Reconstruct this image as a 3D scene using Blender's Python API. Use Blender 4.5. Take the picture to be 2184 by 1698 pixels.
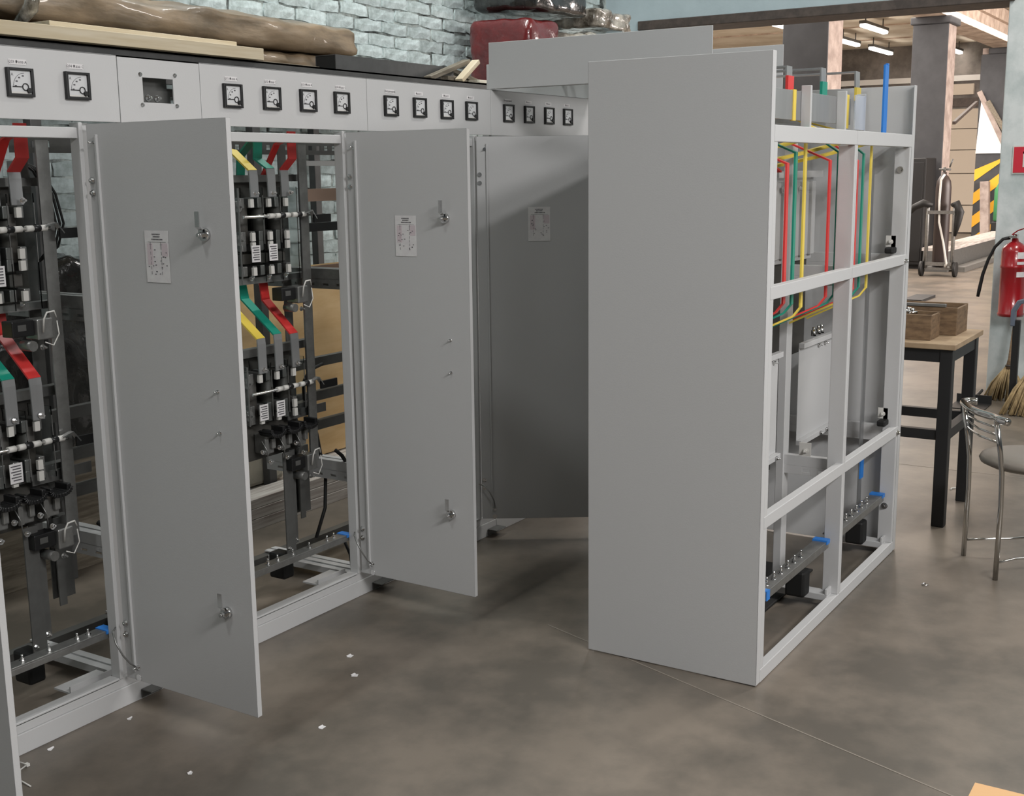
import bpy, bmesh, math, random
from mathutils import Vector, Matrix, Quaternion, noise
rnd = random.Random(7)
S = bpy.context.scene
for o in list(bpy.data.objects): bpy.data.objects.remove(o)
C = S.collection
V = Vector

# ------------------------------------------------------------------ camera
cam = bpy.data.cameras.new('camera'); co = bpy.data.objects.new('camera', cam); C.objects.link(co)
yaw, pitch, roll = math.radians(32.2853), math.radians(-10.6355), math.radians(0.6962)
fw = V((math.cos(pitch)*math.cos(yaw), math.cos(pitch)*math.sin(yaw), math.sin(pitch)))
rt = fw.cross(V((0, 0, 1))).normalized(); dn = fw.cross(rt)
r2 = rt*math.cos(roll) + dn*math.sin(roll); d2 = -rt*math.sin(roll) + dn*math.cos(roll)
M = Matrix((r2, -d2, -fw)).transposed().to_4x4(); M.translation = (0, 0, 1.61)
co.matrix_world = M
cam.sensor_width = 36; cam.lens = 36*2568.47/2184; cam.clip_end = 200; cam.clip_start = 0.02
S.camera = co

# ------------------------------------------------------------------ world, lights, exposure
W = bpy.data.worlds.new('world'); S.world = W; W.use_nodes = True
W.node_tree.nodes['Background'].inputs[0].default_value = (0.80, 0.87, 0.92, 1)
W.node_tree.nodes['Background'].inputs[1].default_value = 0.06
S.view_settings.view_transform = 'Standard'; S.view_settings.look = 'None'
S.view_settings.exposure = -0.06; S.view_settings.gamma = 1; S.view_settings.use_curve_mapping = False
def area(name, loc, target, sx, sy, power, col=(1, 1, 1)):
    l = bpy.data.lights.new(name, 'AREA'); l.shape = 'RECTANGLE'; l.size = sx; l.size_y = sy
    l.energy = power; l.color = col
    o = bpy.data.objects.new(name, l); C.objects.link(o); o.location = loc
    o.rotation_euler = (V(target)-V(loc)).to_track_quat('-Z', 'Y').to_euler()
    return o
area('window light from the workshop side', (3.6, -2.0, 2.7), (3.6, 2, 1.0), 2.5, 0.6, 70, (1.0, 0.985, 0.97))
area('high lamp over the left aisle', (-1.43, 2.25, 8.0), (-1.43, 2.25, 0), 1.0, 0.4, 105, (0.97, 1.0, 0.98))
area('lamps over the row end', (5.0, 3.9, 5.5), (5.0, 3.9, 0), 3.0, 0.16, 120, (0.97, 1.0, 0.98))
area('tube lamps over the workshop', (0.2, -2.5, 4.4), (0.2, -2.5, 0), 2.5, 0.3, 210, (1.0, 0.99, 0.985))
area('added fill light on the open cabinets', (1.3, -3.2, 4.2), (3.2, 2.0, 1.0), 1.6, 0.4, 120, (1.0, 0.985, 0.975))  # extra fill without a fitting, lifts the open-backed cabinet's blank side
area('lamps near the doorway', (7.2, 0.0, 5.4), (7.2, 0.0, 0), 1.6, 0.4, 150, (1.0, 0.96, 0.92))
area('hall daylight', (17.5, -5.0, 3.2), (18.5, 4, 2.4), 9.0, 3.0, 2300, (1.0, 0.89, 0.83))
area('hall lamps', (19, 7.0, 4.1), (19, 7.0, 0), 14.0, 5.0, 1500, (1.0, 0.92, 0.85))
sp = bpy.data.lights.new('sun through hall gate', 'SPOT'); sp.energy = 14000; sp.spot_size = math.radians(13); sp.spot_blend = 0.15
sp.shadow_soft_size = 0.05; sp.color = (1.0, 0.93, 0.86)
so = bpy.data.objects.new('sun through hall gate', sp); C.objects.link(so); so.location = (19.6, -0.6, 4.6)
so.rotation_euler = (V((25.5, 4.9, 1.5))-V(so.location)).to_track_quat('-Z', 'Y').to_euler()

# ------------------------------------------------------------------ materials
def lin(c):
    return tuple((x/255/12.92 if x/255 <= .04045 else ((x/255+.055)/1.055)**2.4) for x in c)
MATS = {}
def mat(name, rgb, rough=.5, metal=0., var=0.0, vscale=8., bump=0., bscale=60., spec=.5, emit=0, trans=0, rgb2=None, ranvar=0., coat=0., alpha=1., stretch=(1, 1, 1)):
    m = bpy.data.materials.new(name); m.use_nodes = True; nt = m.node_tree; b = nt.nodes['Principled BSDF']
    c = lin(rgb); N = nt.nodes.new; Lk = nt.links.new
    b.inputs['Base Color'].default_value = (*c, 1); b.inputs['Roughness'].default_value = rough
    b.inputs['Metallic'].default_value = metal; b.inputs['Specular IOR Level'].default_value = spec
    b.inputs['Coat Weight'].default_value = coat; b.inputs['Alpha'].default_value = alpha
    if trans: b.inputs['Transmission Weight'].default_value = trans; b.inputs['IOR'].default_value = 1.3
    if emit:
        b.inputs['Emission Color'].default_value = (*c, 1); b.inputs['Emission Strength'].default_value = emit
    tc = N('ShaderNodeTexCoord'); mp = N('ShaderNodeMapping'); mp.inputs['Scale'].default_value = stretch
    Lk(tc.outputs['Object'], mp.inputs[0])
    if var or rgb2:
        n = N('ShaderNodeTexNoise'); n.inputs['Scale'].default_value = vscale; n.inputs['Detail'].default_value = 7; n.inputs['Roughness'].default_value = .62
        Lk(mp.outputs[0], n.inputs['Vector'])
        r = N('ShaderNodeValToRGB')
        c2 = lin(rgb2) if rgb2 else tuple(x*(1-var) for x in c)
        r.color_ramp.elements[0].position = .38; r.color_ramp.elements[1].position = .62
        r.color_ramp.elements[0].color = (*c2, 1); r.color_ramp.elements[1].color = (*c, 1)
        Lk(n.outputs['Fac'], r.inputs[0]); out = r.outputs[0]
        if ranvar:
            oi = N('ShaderNodeObjectInfo'); mr = N('ShaderNodeMapRange'); mr.inputs[3].default_value = 1-ranvar; mr.inputs[4].default_value = 1+ranvar*.4
            Lk(oi.outputs['Random'], mr.inputs[0]); mx = N('ShaderNodeMix'); mx.data_type = 'RGBA'; mx.blend_type = 'MULTIPLY'; mx.inputs[0].default_value = 1
            Lk(out, mx.inputs[6]); Lk(mr.outputs[0], mx.inputs[7]); out = mx.outputs[2]
        Lk(out, b.inputs['Base Color'])
    if bump:
        n2 = N('ShaderNodeTexNoise'); n2.inputs['Scale'].default_value = bscale; n2.inputs['Detail'].default_value = 4
        Lk(mp.outputs[0], n2.inputs['Vector']); bp = N('ShaderNodeBump'); bp.inputs['Strength'].default_value = bump; bp.inputs['Distance'].default_value = .01
        Lk(n2.outputs['Fac'], bp.inputs['Height']); Lk(bp.outputs[0], b.inputs['Normal'])
    MATS[name] = m; return m
paint = mat('powder coated light grey', (191, 191, 191), .42, bump=.04, bscale=220)
paint2 = mat('powder coated light grey rails', (191, 191, 191), .45, bump=.04, bscale=220)
galv = mat('galvanised steel', (150, 150, 148), .38, .75, var=.18, vscale=30)
alu = mat('dull aluminium bar', (176, 177, 178), .36, .7, var=.10, vscale=14, stretch=(1, 1, .15))
chrome = mat('bright zinc bolt', (225, 225, 225), .14, 1.)
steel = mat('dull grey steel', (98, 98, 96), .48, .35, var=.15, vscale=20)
red = mat('red phase sleeve', (214, 58, 56), .42)
green = mat('green phase sleeve', (22, 140, 118), .42)
yellow = mat('yellow phase sleeve', (232, 205, 84), .42)
blue = mat('blue tape', (44, 122, 205), .45)
black = mat('black plastic', (22, 22, 23), .38)
rubber = mat('black rubber', (18, 18, 18), .6)
dkplate = mat('dark insulating board', (70, 68, 64), .55, var=.12)
white = mat('white plastic', (205, 203, 198), .5)
paper = mat('white paper', (222, 221, 220), .8, rgb2=(214, 211, 212), vscale=30)
ink = mat('grey ink', (88, 86, 90), .9)
pinkink = mat('pink ink', (206, 194, 198), .9)
glass = mat('clear acrylic', (235, 240, 240), .06, trans=1.)
dialw = mat('gauge dial', (206, 207, 208), .25, coat=.5)
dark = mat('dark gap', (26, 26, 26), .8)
bars = {'r': red, 'g': green, 'y': yellow}
floor_m = mat('polished concrete floor', (124, 114, 103), .36, rgb2=(92, 86, 78), vscale=2.3, bump=.02, bscale=30)
brick_m = mat('whitewashed brick', (218, 232, 233), .9, rgb2=(176, 190, 189), vscale=16, bump=.35, bscale=40, ranvar=.2)
mortar_m = mat('dark old mortar', (196, 206, 203), .95, rgb2=(58, 62, 60), vscale=8, bump=.8, bscale=25)
wallblue = mat('pale blue painted plaster', (176, 192, 198), .7, rgb2=(168, 184, 190), vscale=3, bump=.1)
wallgrey = mat('patchy pale painted plaster', (208, 213, 213), .75, rgb2=(172, 182, 182), vscale=3.2, bump=.15, bscale=12)
rust = mat('brown painted steel', (82, 72, 66), .6, rgb2=(62, 54, 50), vscale=12)
rackm = mat('dark grey rack steel', (88, 88, 88), .5, .2, var=.2, vscale=12)
ceilm = mat('stained concrete ceiling', (238, 230, 214), .9, rgb2=(216, 204, 184), vscale=1.1, bump=.3, bscale=4)
beamm = mat('concrete beam', (216, 198, 182), .9, rgb2=(176, 156, 140), vscale=3.5, bump=.8, bscale=9)
colm = mat('dark grey painted column', (62, 63, 66), .65, rgb2=(54, 55, 58), vscale=4)
colside = mat('pale warm column face', (168, 154, 146), .85, rgb2=(138, 124, 117), vscale=5, bump=.4)  # paler, warmer tone than the dark column fronts
panelm = mat('beige wall panel', (186, 174, 158), .6)
ply = mat('raw plywood', (214, 184, 138), .7, rgb2=(198, 164, 116), vscale=3, stretch=(.6, 3, 3))
pine = mat('pale planed board', (214, 202, 178), .65, rgb2=(200, 184, 154), vscale=6, stretch=(.3, 6, 6))
oldwood = mat('grey weathered wood', (132, 124, 110), .8, rgb2=(96, 88, 76), vscale=10, stretch=(.5, 5, 5))
boxwood = mat('worn brown wooden crate', (128, 104, 78), .75, rgb2=(96, 76, 56), vscale=12, stretch=(1, 1, 4))
foam = mat('off-white foam', (222, 216, 200), .9, bump=.3, bscale=80)
whplank = mat('white painted plank', (202, 198, 192), .7, rgb2=(160, 150, 144), vscale=9, stretch=(.3, 5, 5))
kraft = mat('brown film wrap', (146, 126, 102), .42, rgb2=(104, 90, 72), vscale=5, bump=1.0, bscale=8, coat=.2, stretch=(.5, 1, 1.6))
darkfilm = mat('dark stretch film', (48, 48, 46), .22, rgb2=(30, 30, 30), vscale=6, bump=1.0, bscale=14, coat=.6)
redfilm = mat('red film wrapped', (116, 30, 32), .28, rgb2=(84, 22, 25), vscale=5, bump=.6, bscale=20, coat=.7)
clearfilm = mat('crumpled clear film', (196, 190, 178), .15, rgb2=(92, 86, 76), vscale=9, bump=1.0, bscale=22, coat=.7)
extred = mat('red extinguisher paint', (150, 20, 28), .28, coat=.4)
signred = mat('red sign', (196, 40, 58), .5)
hazy = mat('hazard yellow', (226, 168, 44), .6)
straw = mat('straw bristles', (172, 148, 108), .8, rgb2=(130, 110, 78), vscale=40, stretch=(1, 1, .1))
chromeleg = mat('chrome tube', (200, 198, 194), .16, 1.)
seatm = mat('grey vinyl', (116, 110, 102), .42)
lampm = mat('lit tube diffuser', (255, 246, 236), .5, emit=16.)
gasm = mat('dark gas cylinder', (52, 42, 40), .45)
tabletop = mat('worn chipboard top', (168, 146, 118), .6, rgb2=(148, 126, 100), vscale=6)
blacksteel = mat('black painted steel', (26, 26, 27), .5)
cardb = mat('cardboard', (206, 164, 118), .8)
greenp = mat('green painted drum', (70, 140, 92), .5)
bluegrey = mat('blue grey handle', (96, 104, 118), .4)

# ------------------------------------------------------------------ mesh builder
class MB:
    def __init__(s): s.v = []; s.f = []; s.m = []; s.sm = []
    def add(s, vs, fs, m=0, smooth=False, X=None):
        k = len(s.v)
        s.v += [(X @ V(v)) if X else V(v) for v in vs]
        for f in fs: s.f.append([k+i for i in f]); s.m.append(m); s.sm.append(smooth)
        return s
    def box(s, x0, x1, y0, y1, z0, z1, m=0, X=None):
        vs = [(x, y, z) for x in (x0, x1) for y in (y0, y1) for z in (z0, z1)]
        return s.add(vs, [(0, 1, 3, 2), (4, 6, 7, 5), (0, 4, 5, 1), (2, 3, 7, 6), (0, 2, 6, 4), (1, 5, 7, 3)], m, False, X)
    def cyl(s, p, q, r, n=10, m=0, r2=None, smooth=True):
        p, q = V(p), V(q); d = (q-p).normalized(); a = d.orthogonal().normalized(); b = d.cross(a); r2 = r if r2 is None else r2
        vs = []
        for c, rr in ((p, r), (q, r2)):
            for i in range(n):
                t = 2*math.pi*i/n; vs.append(c+a*math.cos(t)*rr+b*math.sin(t)*rr)
        k = len(s.v)
        s.add(vs, [(i, (i+1) % n, n+(i+1) % n, n+i) for i in range(n)], m, smooth)
        s.f += [[k+i for i in reversed(range(n))], [k+n+i for i in range(n)]]; s.m += [m, m]; s.sm += [False, False]
        return s
    def tube(s, pts, r, n=8, m=0):
        pts = [V(p) for p in pts]; rs = r if isinstance(r, (list, tuple)) else [r]*len(pts)
        ts = []
        for i in range(len(pts)):
            a = pts[max(0, i-1)]; b = pts[min(len(pts)-1, i+1)]; ts.append((b-a).normalized())
        nrm = ts[0].orthogonal().normalized(); vs = []
        for i, p in enumerate(pts):
            if i: nrm = (ts[i-1].rotation_difference(ts[i]) @ nrm).normalized()
            bi = ts[i].cross(nrm)
            for j in range(n):
                t = 2*math.pi*j/n; vs.append(p+(nrm*math.cos(t)+bi*math.sin(t))*rs[i])
        fs = [(i*n+j, i*n+(j+1) % n, (i+1)*n+(j+1) % n, (i+1)*n+j) for i in range(len(pts)-1) for j in range(n)]
        fs += [tuple(reversed(range(n))), tuple((len(pts)-1)*n+j for j in range(n))]
        return s.add(vs, fs, m, True)
    def strip(s, pts, wdir, w, t, m=0):
        pts = [V(p) for p in pts]; wd = V(wdir).normalized(); vs = []
        nr = [wd.cross((pts[i+1]-pts[i]).normalized()).normalized() for i in range(len(pts)-1)]
        for i, p in enumerate(pts):
            a = nr[max(0, i-1)]; b = nr[min(len(nr)-1, i)]; n = (a+b).normalized(); k = t/2/max(.3, n.dot(b))
            vs += [p+wd*w/2+n*k, p-wd*w/2+n*k, p-wd*w/2-n*k, p+wd*w/2-n*k]
        fs = [(i*4+j, i*4+(j+1) % 4, i*4+4+(j+1) % 4, i*4+4+j) for i in range(len(pts)-1) for j in range(4)]
        e = (len(pts)-1)*4
        return s.add(vs, fs+[(3, 2, 1, 0), (e, e+1, e+2, e+3)], m)
    def bolt(s, p, d, r=.007, h=.008, m=0, shank=.012):
        p, d = V(p), V(d).normalized()
        s.cyl(p, p+d*.002, r*1.5, 10, m); s.cyl(p+d*.002, p+d*(.002+h), r, 6, m, smooth=False)
        if shank: s.cyl(p+d*h, p+d*(h+shank), r*.55, 6, m)
        return s
    def holed(s, x0, x1, z0, z1, y0, y1, holes, m=0, X=None):
        xs = x0
        for (a, b, c, d) in sorted(holes):
            if a > xs: s.box(xs, a, y0, y1, z0, z1, m, X)
            s.box(a, b, y0, y1, z0, c, m, X); s.box(a, b, y0, y1, d, z1, m, X); xs = b
        s.box(xs, x1, y0, y1, z0, z1, m, X); return s
    def text(s, body, size, org, xd, yd, m=0, align='CENTER'):
        cu = bpy.data.curves.new('t', 'FONT'); cu.body = body; cu.size = size; cu.align_x = align; cu.align_y = 'CENTER'; cu.resolution_u = 1
        ob = bpy.data.objects.new('t', cu); C.objects.link(ob)
        dg = bpy.context.evaluated_depsgraph_get(); me = bpy.data.meshes.new_from_object(ob.evaluated_get(dg))
        xd, yd = V(xd).normalized(), V(yd).normalized(); og = V(org)
        s.add([og+xd*v.co.x+yd*v.co.y for v in me.vertices], [list(p.vertices) for p in me.polygons], m)
        bpy.data.objects.remove(ob); bpy.data.curves.remove(cu); bpy.data.meshes.remove(me); return s
    def build(s, name, mats, parent=None, org=None, bevel=0, label=None, cat=None, group=None, kind=None, weld=False):
        if not isinstance(mats, (list, tuple)): mats = [mats]
        lo = V((min(v[i] for v in s.v) for i in range(3))); hi = V((max(v[i] for v in s.v) for i in range(3)))
        o0 = V(org) if org is not None else V(((lo.x+hi.x)/2, (lo.y+hi.y)/2, lo.z))
        me = bpy.data.meshes.new(name); me.from_pydata([v-o0 for v in s.v], [], s.f)
        for mm in mats: me.materials.append(mm)
        me.polygons.foreach_set('material_index', s.m); me.polygons.foreach_set('use_smooth', s.sm); me.update()
        ob = bpy.data.objects.new(name, me); C.objects.link(ob); put(ob, o0, parent)
        if bevel:
            b = ob.modifiers.new('bevel', 'BEVEL'); b.width = bevel; b.segments = 2; b.limit_method = 'ANGLE'
        tag(ob, label, cat, group, kind); return ob
def bolts(name, pts, d, r=.007, h=.008, shank=.012, parent=None, m=None):
    o = None
    for p in pts:
        if o is None: o = MB().bolt((0, 0, 0), d, r, h, 0, shank).build(name, m or chrome, parent, org=(0, 0, 0)); put(o, p, parent)
        else: dupc(o, p, parent)
WORG = {}
def put(ob, w, parent):
    WORG[ob.name] = V(w)
    if parent: ob.parent = parent; ob.location = V(w)-WORG[parent.name]
    else: ob.location = w
def tag(o, label=None, cat=None, group=None, kind=None):
    if label: o['label'] = label
    if cat: o['category'] = cat
    if group: o['group'] = group
    if kind: o['kind'] = kind
    return o
def thing(name, loc, label, cat, group=None):
    o = bpy.data.objects.new(name, None); o.empty_display_size = .1; C.objects.link(o); put(o, loc, None)
    return tag(o, label, cat, group)
def dupc(src, w, parent, rot=None, scale=None):
    o = src.copy(); C.objects.link(o); o.parent = None; put(o, w, parent)
    if rot: o.rotation_euler = rot
    if scale: o.scale = scale
    return o
def B(*a, **k): return MB().box(*a, **k)

# ================================================================== SETTING
fl = B(-5, 34, -9, 14, -.12, 0).build('floor', floor_m, kind='structure')
for a, b in (((3.55, 2.1), (3.0, .45)), ((6.6, 1.9), (6.62, -1.0)), ((5.2, -.2), (8.6, -.1))):
    d = V((b[0]-a[0], b[1]-a[1], 0)); q = V((-d.y, d.x, 0)).normalized()*.002
    MB().strip([(a[0], a[1], .0005), (b[0], b[1], .0005)], q, .005, .001).build('floor_joint', mat('joint', (134, 126, 116), .6) if 'joint' not in MATS else MATS['joint'], fl)
# brick back wall
YB = 4.744
wb = B(-4.5, 9.0, YB, YB+.35, 0, 9.0).build('wall_back', mortar_m, kind='structure')
bmeshes = []
for k in range(14):
    L, H, D = .246, .069, .009; r = random.Random(k); vs = []; nx, nz = 5, 3
    for j in range(nz):
        for i in range(nx):
            e = (i in (0, nx-1)) or (j in (0, nz-1))
            x = (i/(nx-1)-.5)*L+(r.uniform(-.007, .007) if e else 0); z = (j/(nz-1)-.5)*H+(r.uniform(-.006, .006) if e else 0)
            if (i in (0, nx-1)) and (j in (0, nz-1)): x *= .985; z *= .93
            vs.append((x, -D+(.0025 if e else r.uniform(-.002, .002)), z))
    fs = [(j*nx+i, j*nx+i+1, (j+1)*nx+i+1, (j+1)*nx+i) for j in range(nz-1) for i in range(nx-1)]
    rim = list(range(nx))+[nx*2-1]+list(range(nz*nx-1, (nz-1)*nx-1, -1))+[nx]
    k0 = len(vs); vs += [(vs[i][0]*1.02, .004, vs[i][2]*1.02) for i in rim]
    n = len(rim); fs += [(rim[i], k0+i, k0+(i+1) % n, rim[(i+1) % n]) for i in range(n)]
    me = bpy.data.meshes.new('brick'); me.from_pydata(vs, [], fs); me.materials.append(brick_m)
    bmeshes.append((me, vs, fs))
single, rest = 0, MB()
for row in range(0, 60):
    z = .04+row*.0765
    for i in range(-2, 36):
        x = i*.258+(.129 if row % 2 else 0)+rnd.uniform(-.006, .006)
        if x+.125 > 8.99: continue
        k = rnd.randrange(14)
        hot = (2.19 < z < 2.97 and x > 3.2 and z < 2.42+.105*(x-3.0)+.08 and z < 2.97) or (4.95 < x < 6.0 and 1.2 < z < 1.85) or (3.3 < x < 3.95 and 1.3 < z < 1.8)
        p = (x, YB+.001+rnd.uniform(-.004, .004), z+rnd.uniform(-.004, .004))
        if hot and single < 300:
            ob = bpy.data.objects.new('brick', bmeshes[k][0]); C.objects.link(ob); put(ob, p, wb)
            ob.rotation_euler = (0, rnd.uniform(-.02, .02), 0); single += 1
        elif x > .5 and z < 4.4:
            rest.add([V(v)+V(p) for v in bmeshes[k][1]], bmeshes[k][2], 0)
rest.build('brick_field', brick_m, wb, kind='stuff')
# right wall with the wide opening to the hall
XW = 9.0
B(XW, XW+.35, -6, 1.665, 0, 9.0).build('wall_right', wallgrey, kind='structure', bevel=.008)
wl = MB(); wl.box(XW, XW+.35, 1.665, 4.42, 2.775, 9.0); wl.box(XW, XW+.35, 4.42, 5.1, 0, 9.0)
wl.build('wall_right_upper', wallblue, kind='structure')
B(XW-.02, XW+.36, 1.63, 4.45, 2.705, 2.775).build('trim_1', rust, kind='structure', bevel=.006)
B(-4.5, 9.35, -8, 5.1, 9.0, 9.1).build('ceiling', ceilm, kind='structure')
# hall shell
hc = MB().box(9.35, 31.6, -3, 13.2, 4.52, 4.65).build('ceiling_hall', ceilm, kind='structure')
for k in range(8):
    B(9.6+2.75*k, 9.65+2.75*k, -2.8, 13, 4.495, 4.525).build('slab_joint', beamm, hc)
hb = B(31.0, 31.4, 1.2, 13.2, 0, 4.55).build('wall_hall_back', mat('dark grey upper hall wall', (134, 128, 122), .9, rgb2=(88, 84, 80), vscale=1.2), kind='structure')  # upper wall mottled in two greys
zs = [.02, .68, 1.44, 2.0, 2.5, 2.98]
for j in range(5):
    for k in range(5):
        B(30.93, 31.0, 1.25+2.35*k+.006, 3.6+2.35*k-.006, zs[j]+.008, zs[j+1]-.008).build('wall_panel', panelm, hb, bevel=.01)
B(30.9, 31.0, 1.2, 13.1, 3.02, 3.22).build('trim_2', rust, kind='structure')
B(30.85, 31.0, 1.2, 13.1, 3.62, 3.75).build('trim_3', white, kind='structure')
B(30.88, 31.0, 6.4, 7.1, 3.3, 3.55).build('trim_4', panelm, kind='structure')
B(9.35, 31.4, 13.0, 13.3, 0, 4.55).build('wall_hall_left', panelm, kind='structure')
def column(x, name, label, stripes=False):
    t = thing(name, (x+.3, 4.97, 0), label, 'column'); YE = 5.44 if stripes else 5.26
    B(x+.02, x+.63, 4.72, YE-.02, 0, 3.98).build('shaft', colside, t)
    B(x, x+.03, 4.70, YE, 0, 3.86).build('painted_face', colm, t, bevel=.01)
    B(x-.03, x+.66, 4.66, 5.3, 3.86, 3.98).build('capital', colm, t, bevel=.02)
    if stripes:
        m = MB(); z = -.5
        while z < 2.0:
            p = [(4.70, z), (YE, z-.60), (YE, z-.36), (4.70, z+.24)]
            p = [(y, min(1.86, max(.12, zz))) for y, zz in p]
            if abs(p[0][1]-p[3][1]) > .01 or abs(p[1][1]-p[2][1]) > .01:
                vs = [(x-.008, y, zz) for y, zz in p]+[(x, y, zz) for y, zz in p]
                m.add(vs, [(0, 1, 2, 3), (4, 7, 6, 5), (0, 4, 5, 1), (1, 5, 6, 2), (2, 6, 7, 3), (3, 7, 4, 0)], 0)
            z += .48
        m.build('hazard_stripe', hazy, t, label='slanting yellow hazard stripes')
    return t
column(14.55, 'column', 'dark grey square column nearest to the hall opening, left of the others')
column(20.6, 'column', 'dark grey square column with sunlit pale side, behind the gas cylinder')
column(26.8, 'column', 'far dark column with yellow hazard stripes on its lower part', True)
bm = MB(); bm.box(9.4, 31, 4.74, 5.22, 3.98, 4.5); bm.box(9.4, 31, 4.66, 5.30, 4.28, 4.5)
bm.build('trim_5', beamm, kind='structure')

# ================================================================== SWITCHGEAR ROW (front plane y = YF)
YF, YBK = 2.882, 3.48
ZP = .092
def gauge(x, cab, text):
    a = MB(); w, h, d = .081, .075, .012; z = 1.823
    for q in ((x, x+.008, z, z+h), (x+w-.008, x+w, z, z+h), (x+.008, x+w-.008, z, z+.008), (x+.008, x+w-.008, z+h-.007, z+h)):
        a.box(q[0], q[1], YF-.004-d, YF-.004, q[2], q[3])
    g = a.build('ammeter', black, cab, bevel=.0012)
    y = YF-.010; d = MB().box(x+.008, x+w-.008, y, YF-.004, z+.008, z+h-.007, 0)
    cx, cz = x+.055, z+.026
    for k in range(11):
        t = math.radians(92+k*8.4); R0 = .036
        p = V((cx+math.cos(t)*R0, y-.0006, cz+math.sin(t)*R0)); q = V((cx+math.cos(t+.12)*R0, y-.0006, cz+math.sin(t+.12)*R0))
        d.strip([p, q], (0, 1, 0), .0006, .0009, 1)
        if k in (1, 4, 7, 10): d.box(cx+math.cos(t)*.029-.003, cx+math.cos(t)*.029+.003, y-.0006, y, cz+math.sin(t)*.029-.0018, cz+math.sin(t)*.029+.0018, 1)
    d.text('A', .011, (x+.017, y-.0005, z+h-.018), (1, 0, 0), (0, 0, 1), 1)
    d.box(x+.011, x+w-.011, y-.0004, y, z+.0085, z+.0125, 2)
    d.build('dial', [dialw, ink, white], g)
    n = MB().box(x+.016, cx-.008, y-.002, y-.0008, cz-.001, cz+.001)
    for k in range(16):
        t0, t1 = k*math.pi/8, (k+1)*math.pi/8
        n.strip([(cx+.009*math.cos(t0), y-.0018, cz+.009*math.sin(t0)), (cx+.009*math.cos(t1), y-.0018, cz+.009*math.sin(t1))], (0, 1, 0), .0012, .0024)
    n.build('pointer', black, g)
    MB().cyl((cx+.010, y-.006, cz-.009), (cx+.010, y, cz-.009), .0068, 12).build('zero_screw', black, g)
    l = MB().box(x+.013, x+.067, YF-.0052, YF-.004, 1.9065, 1.9205, 0)
    l.text(text, .0105, (x+.040, YF-.0057, 1.9135), (1, 0, 0), (0, 0, 1), 1)
    l.build('label_plate', [paper, ink], cab)
def cabinet(x0, x1, label, texts, gx, opening=None):
    """ one section of the row between seams x0..x1; opening = (xl, xr) of the door hole """
    cab = thing('switchgear_cabinet', ((x0+x1)/2, 3.18, 0), label, 'cabinet', None)
    g = .0012
    holes = [(2.53, 2.648, 1.826, 1.898)] if texts == 'window' else []
    MB().holed(x0+g, x1-g, 1.765, 1.955, YF-.004, YF+.0, holes).box(x0+g, x1-g, YF-.004, YF+.03, 1.951, 1.955).build('meter_panel', paint, cab, bevel=0 if holes else .0015)
    MB().box(x0+g, x1-g, YF-.001, YF+.02, 0, ZP-.03).box(x0+g, x1-g, YF+.004, YF+.03, ZP-.03, ZP).build('plinth', paint, cab, bevel=.002)
    # cabinet frame
    xl, xr = opening or (x0+.11, x1-.11)
    MB().box(xl-.03, xl, YF, YF+.04, ZP, 1.762).build('front_post', paint2, cab, bevel=.002)
    MB().box(xr, xr+.014, YF, YF+.04, ZP, 1.762).box(xr+.014, xr+.05, YF+.02, YF+.04, ZP, 1.762).build('front_post', paint2, cab, bevel=.002)
    MB().box(xl, xr, YF+.006, YF+.04, 1.718, 1.748).build('header_rail', paint2, cab, bevel=.002)
    MB().box(xl, xr, YF+.004, YF+.045, ZP-.006, ZP+.004).build('sill_rail', paint2, cab, bevel=.002)
    for x in (x0+.004, x1-.034):
        if x < 1 or x > 5: MB().box(x, x+.03, YBK-.04, YBK, 0, 1.94).build('rear_post', paint2, cab)
        for z in (1.20, .442):
            m = MB().box(x, x+.028, YF+.05, YBK-.04, z+.012, z+.052); m.box(x, x+.03, YF+.05, YBK-.04, z+.008, z+.013)
            m.holed(YF+.05, YBK-.04, z-.025, z+.008, 0, .003, [(3.0+.07*k, 3.03+.07*k, z-.013, z-.004) for k in range(6)], X=Matrix(((0, 1, 0, x), (1, 0, 0, 0), (0, 0, 1, 0), (0, 0, 0, 1))))
            m.build('side_rail', galv if z > 1 else paint2, cab)
        if x > x0+.1 or texts != 'window':
            m = MB().box(x, x+.028, YF+.04, YBK, .055, .06).box(x-.03, x+.03, YF+.05, YBK-.05, .03, .055); m.build('floor_rail', paint2, cab)
    MB().box(x0+.004, x1-.004, YBK-.04, YBK, 0, .05).build('rear_sill', steel, cab)
    MB().box(x0+.03, x1-.03, YBK-.03, YBK, 1.66, 1.755).holed(x0+.03, x1-.03, 1.70, 1.745, YBK-.06, YBK-.058, [(x0+.06+.05*k, x0+.083+.05*k, 1.716, 1.734) for k in range(int((x1-x0-.12)/.05))]).build('rear_channel', steel, cab) if False else \
        MB().holed(x0+.03, x1-.03, 1.69, 1.745, YBK-.033, YBK-.03, [(x0+.06+.05*k, x0+.083+.05*k, 1.708, 1.727) for k in range(int((x1-x0-.12)/.05))]).build('rear_channel', steel, cab)
    if isinstance(texts, list):
        for x, t in zip(gx, texts): gauge(x, cab, t)
    return cab
def lock(p, nrm, side, door):
    n = V(nrm); s = V(side); m = MB(); p = V(p)
    m.cyl(p, p+n*.012, .017, 14); m.cyl(p+n*.012, p+n*.026, .008, 6, smooth=False); m.cyl(p+n*.026, p+n*.032, .005, 8)
    a = p+n*.016-s*.003; m.strip([a-V((0, 0, .010)), a+V((0, 0, .014)), a+V((0, 0, .022))+n*.010, a+V((0, 0, .062))+n*.010], s, .016, .003)
    m.build('cam_lock', chrome, door)
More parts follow.
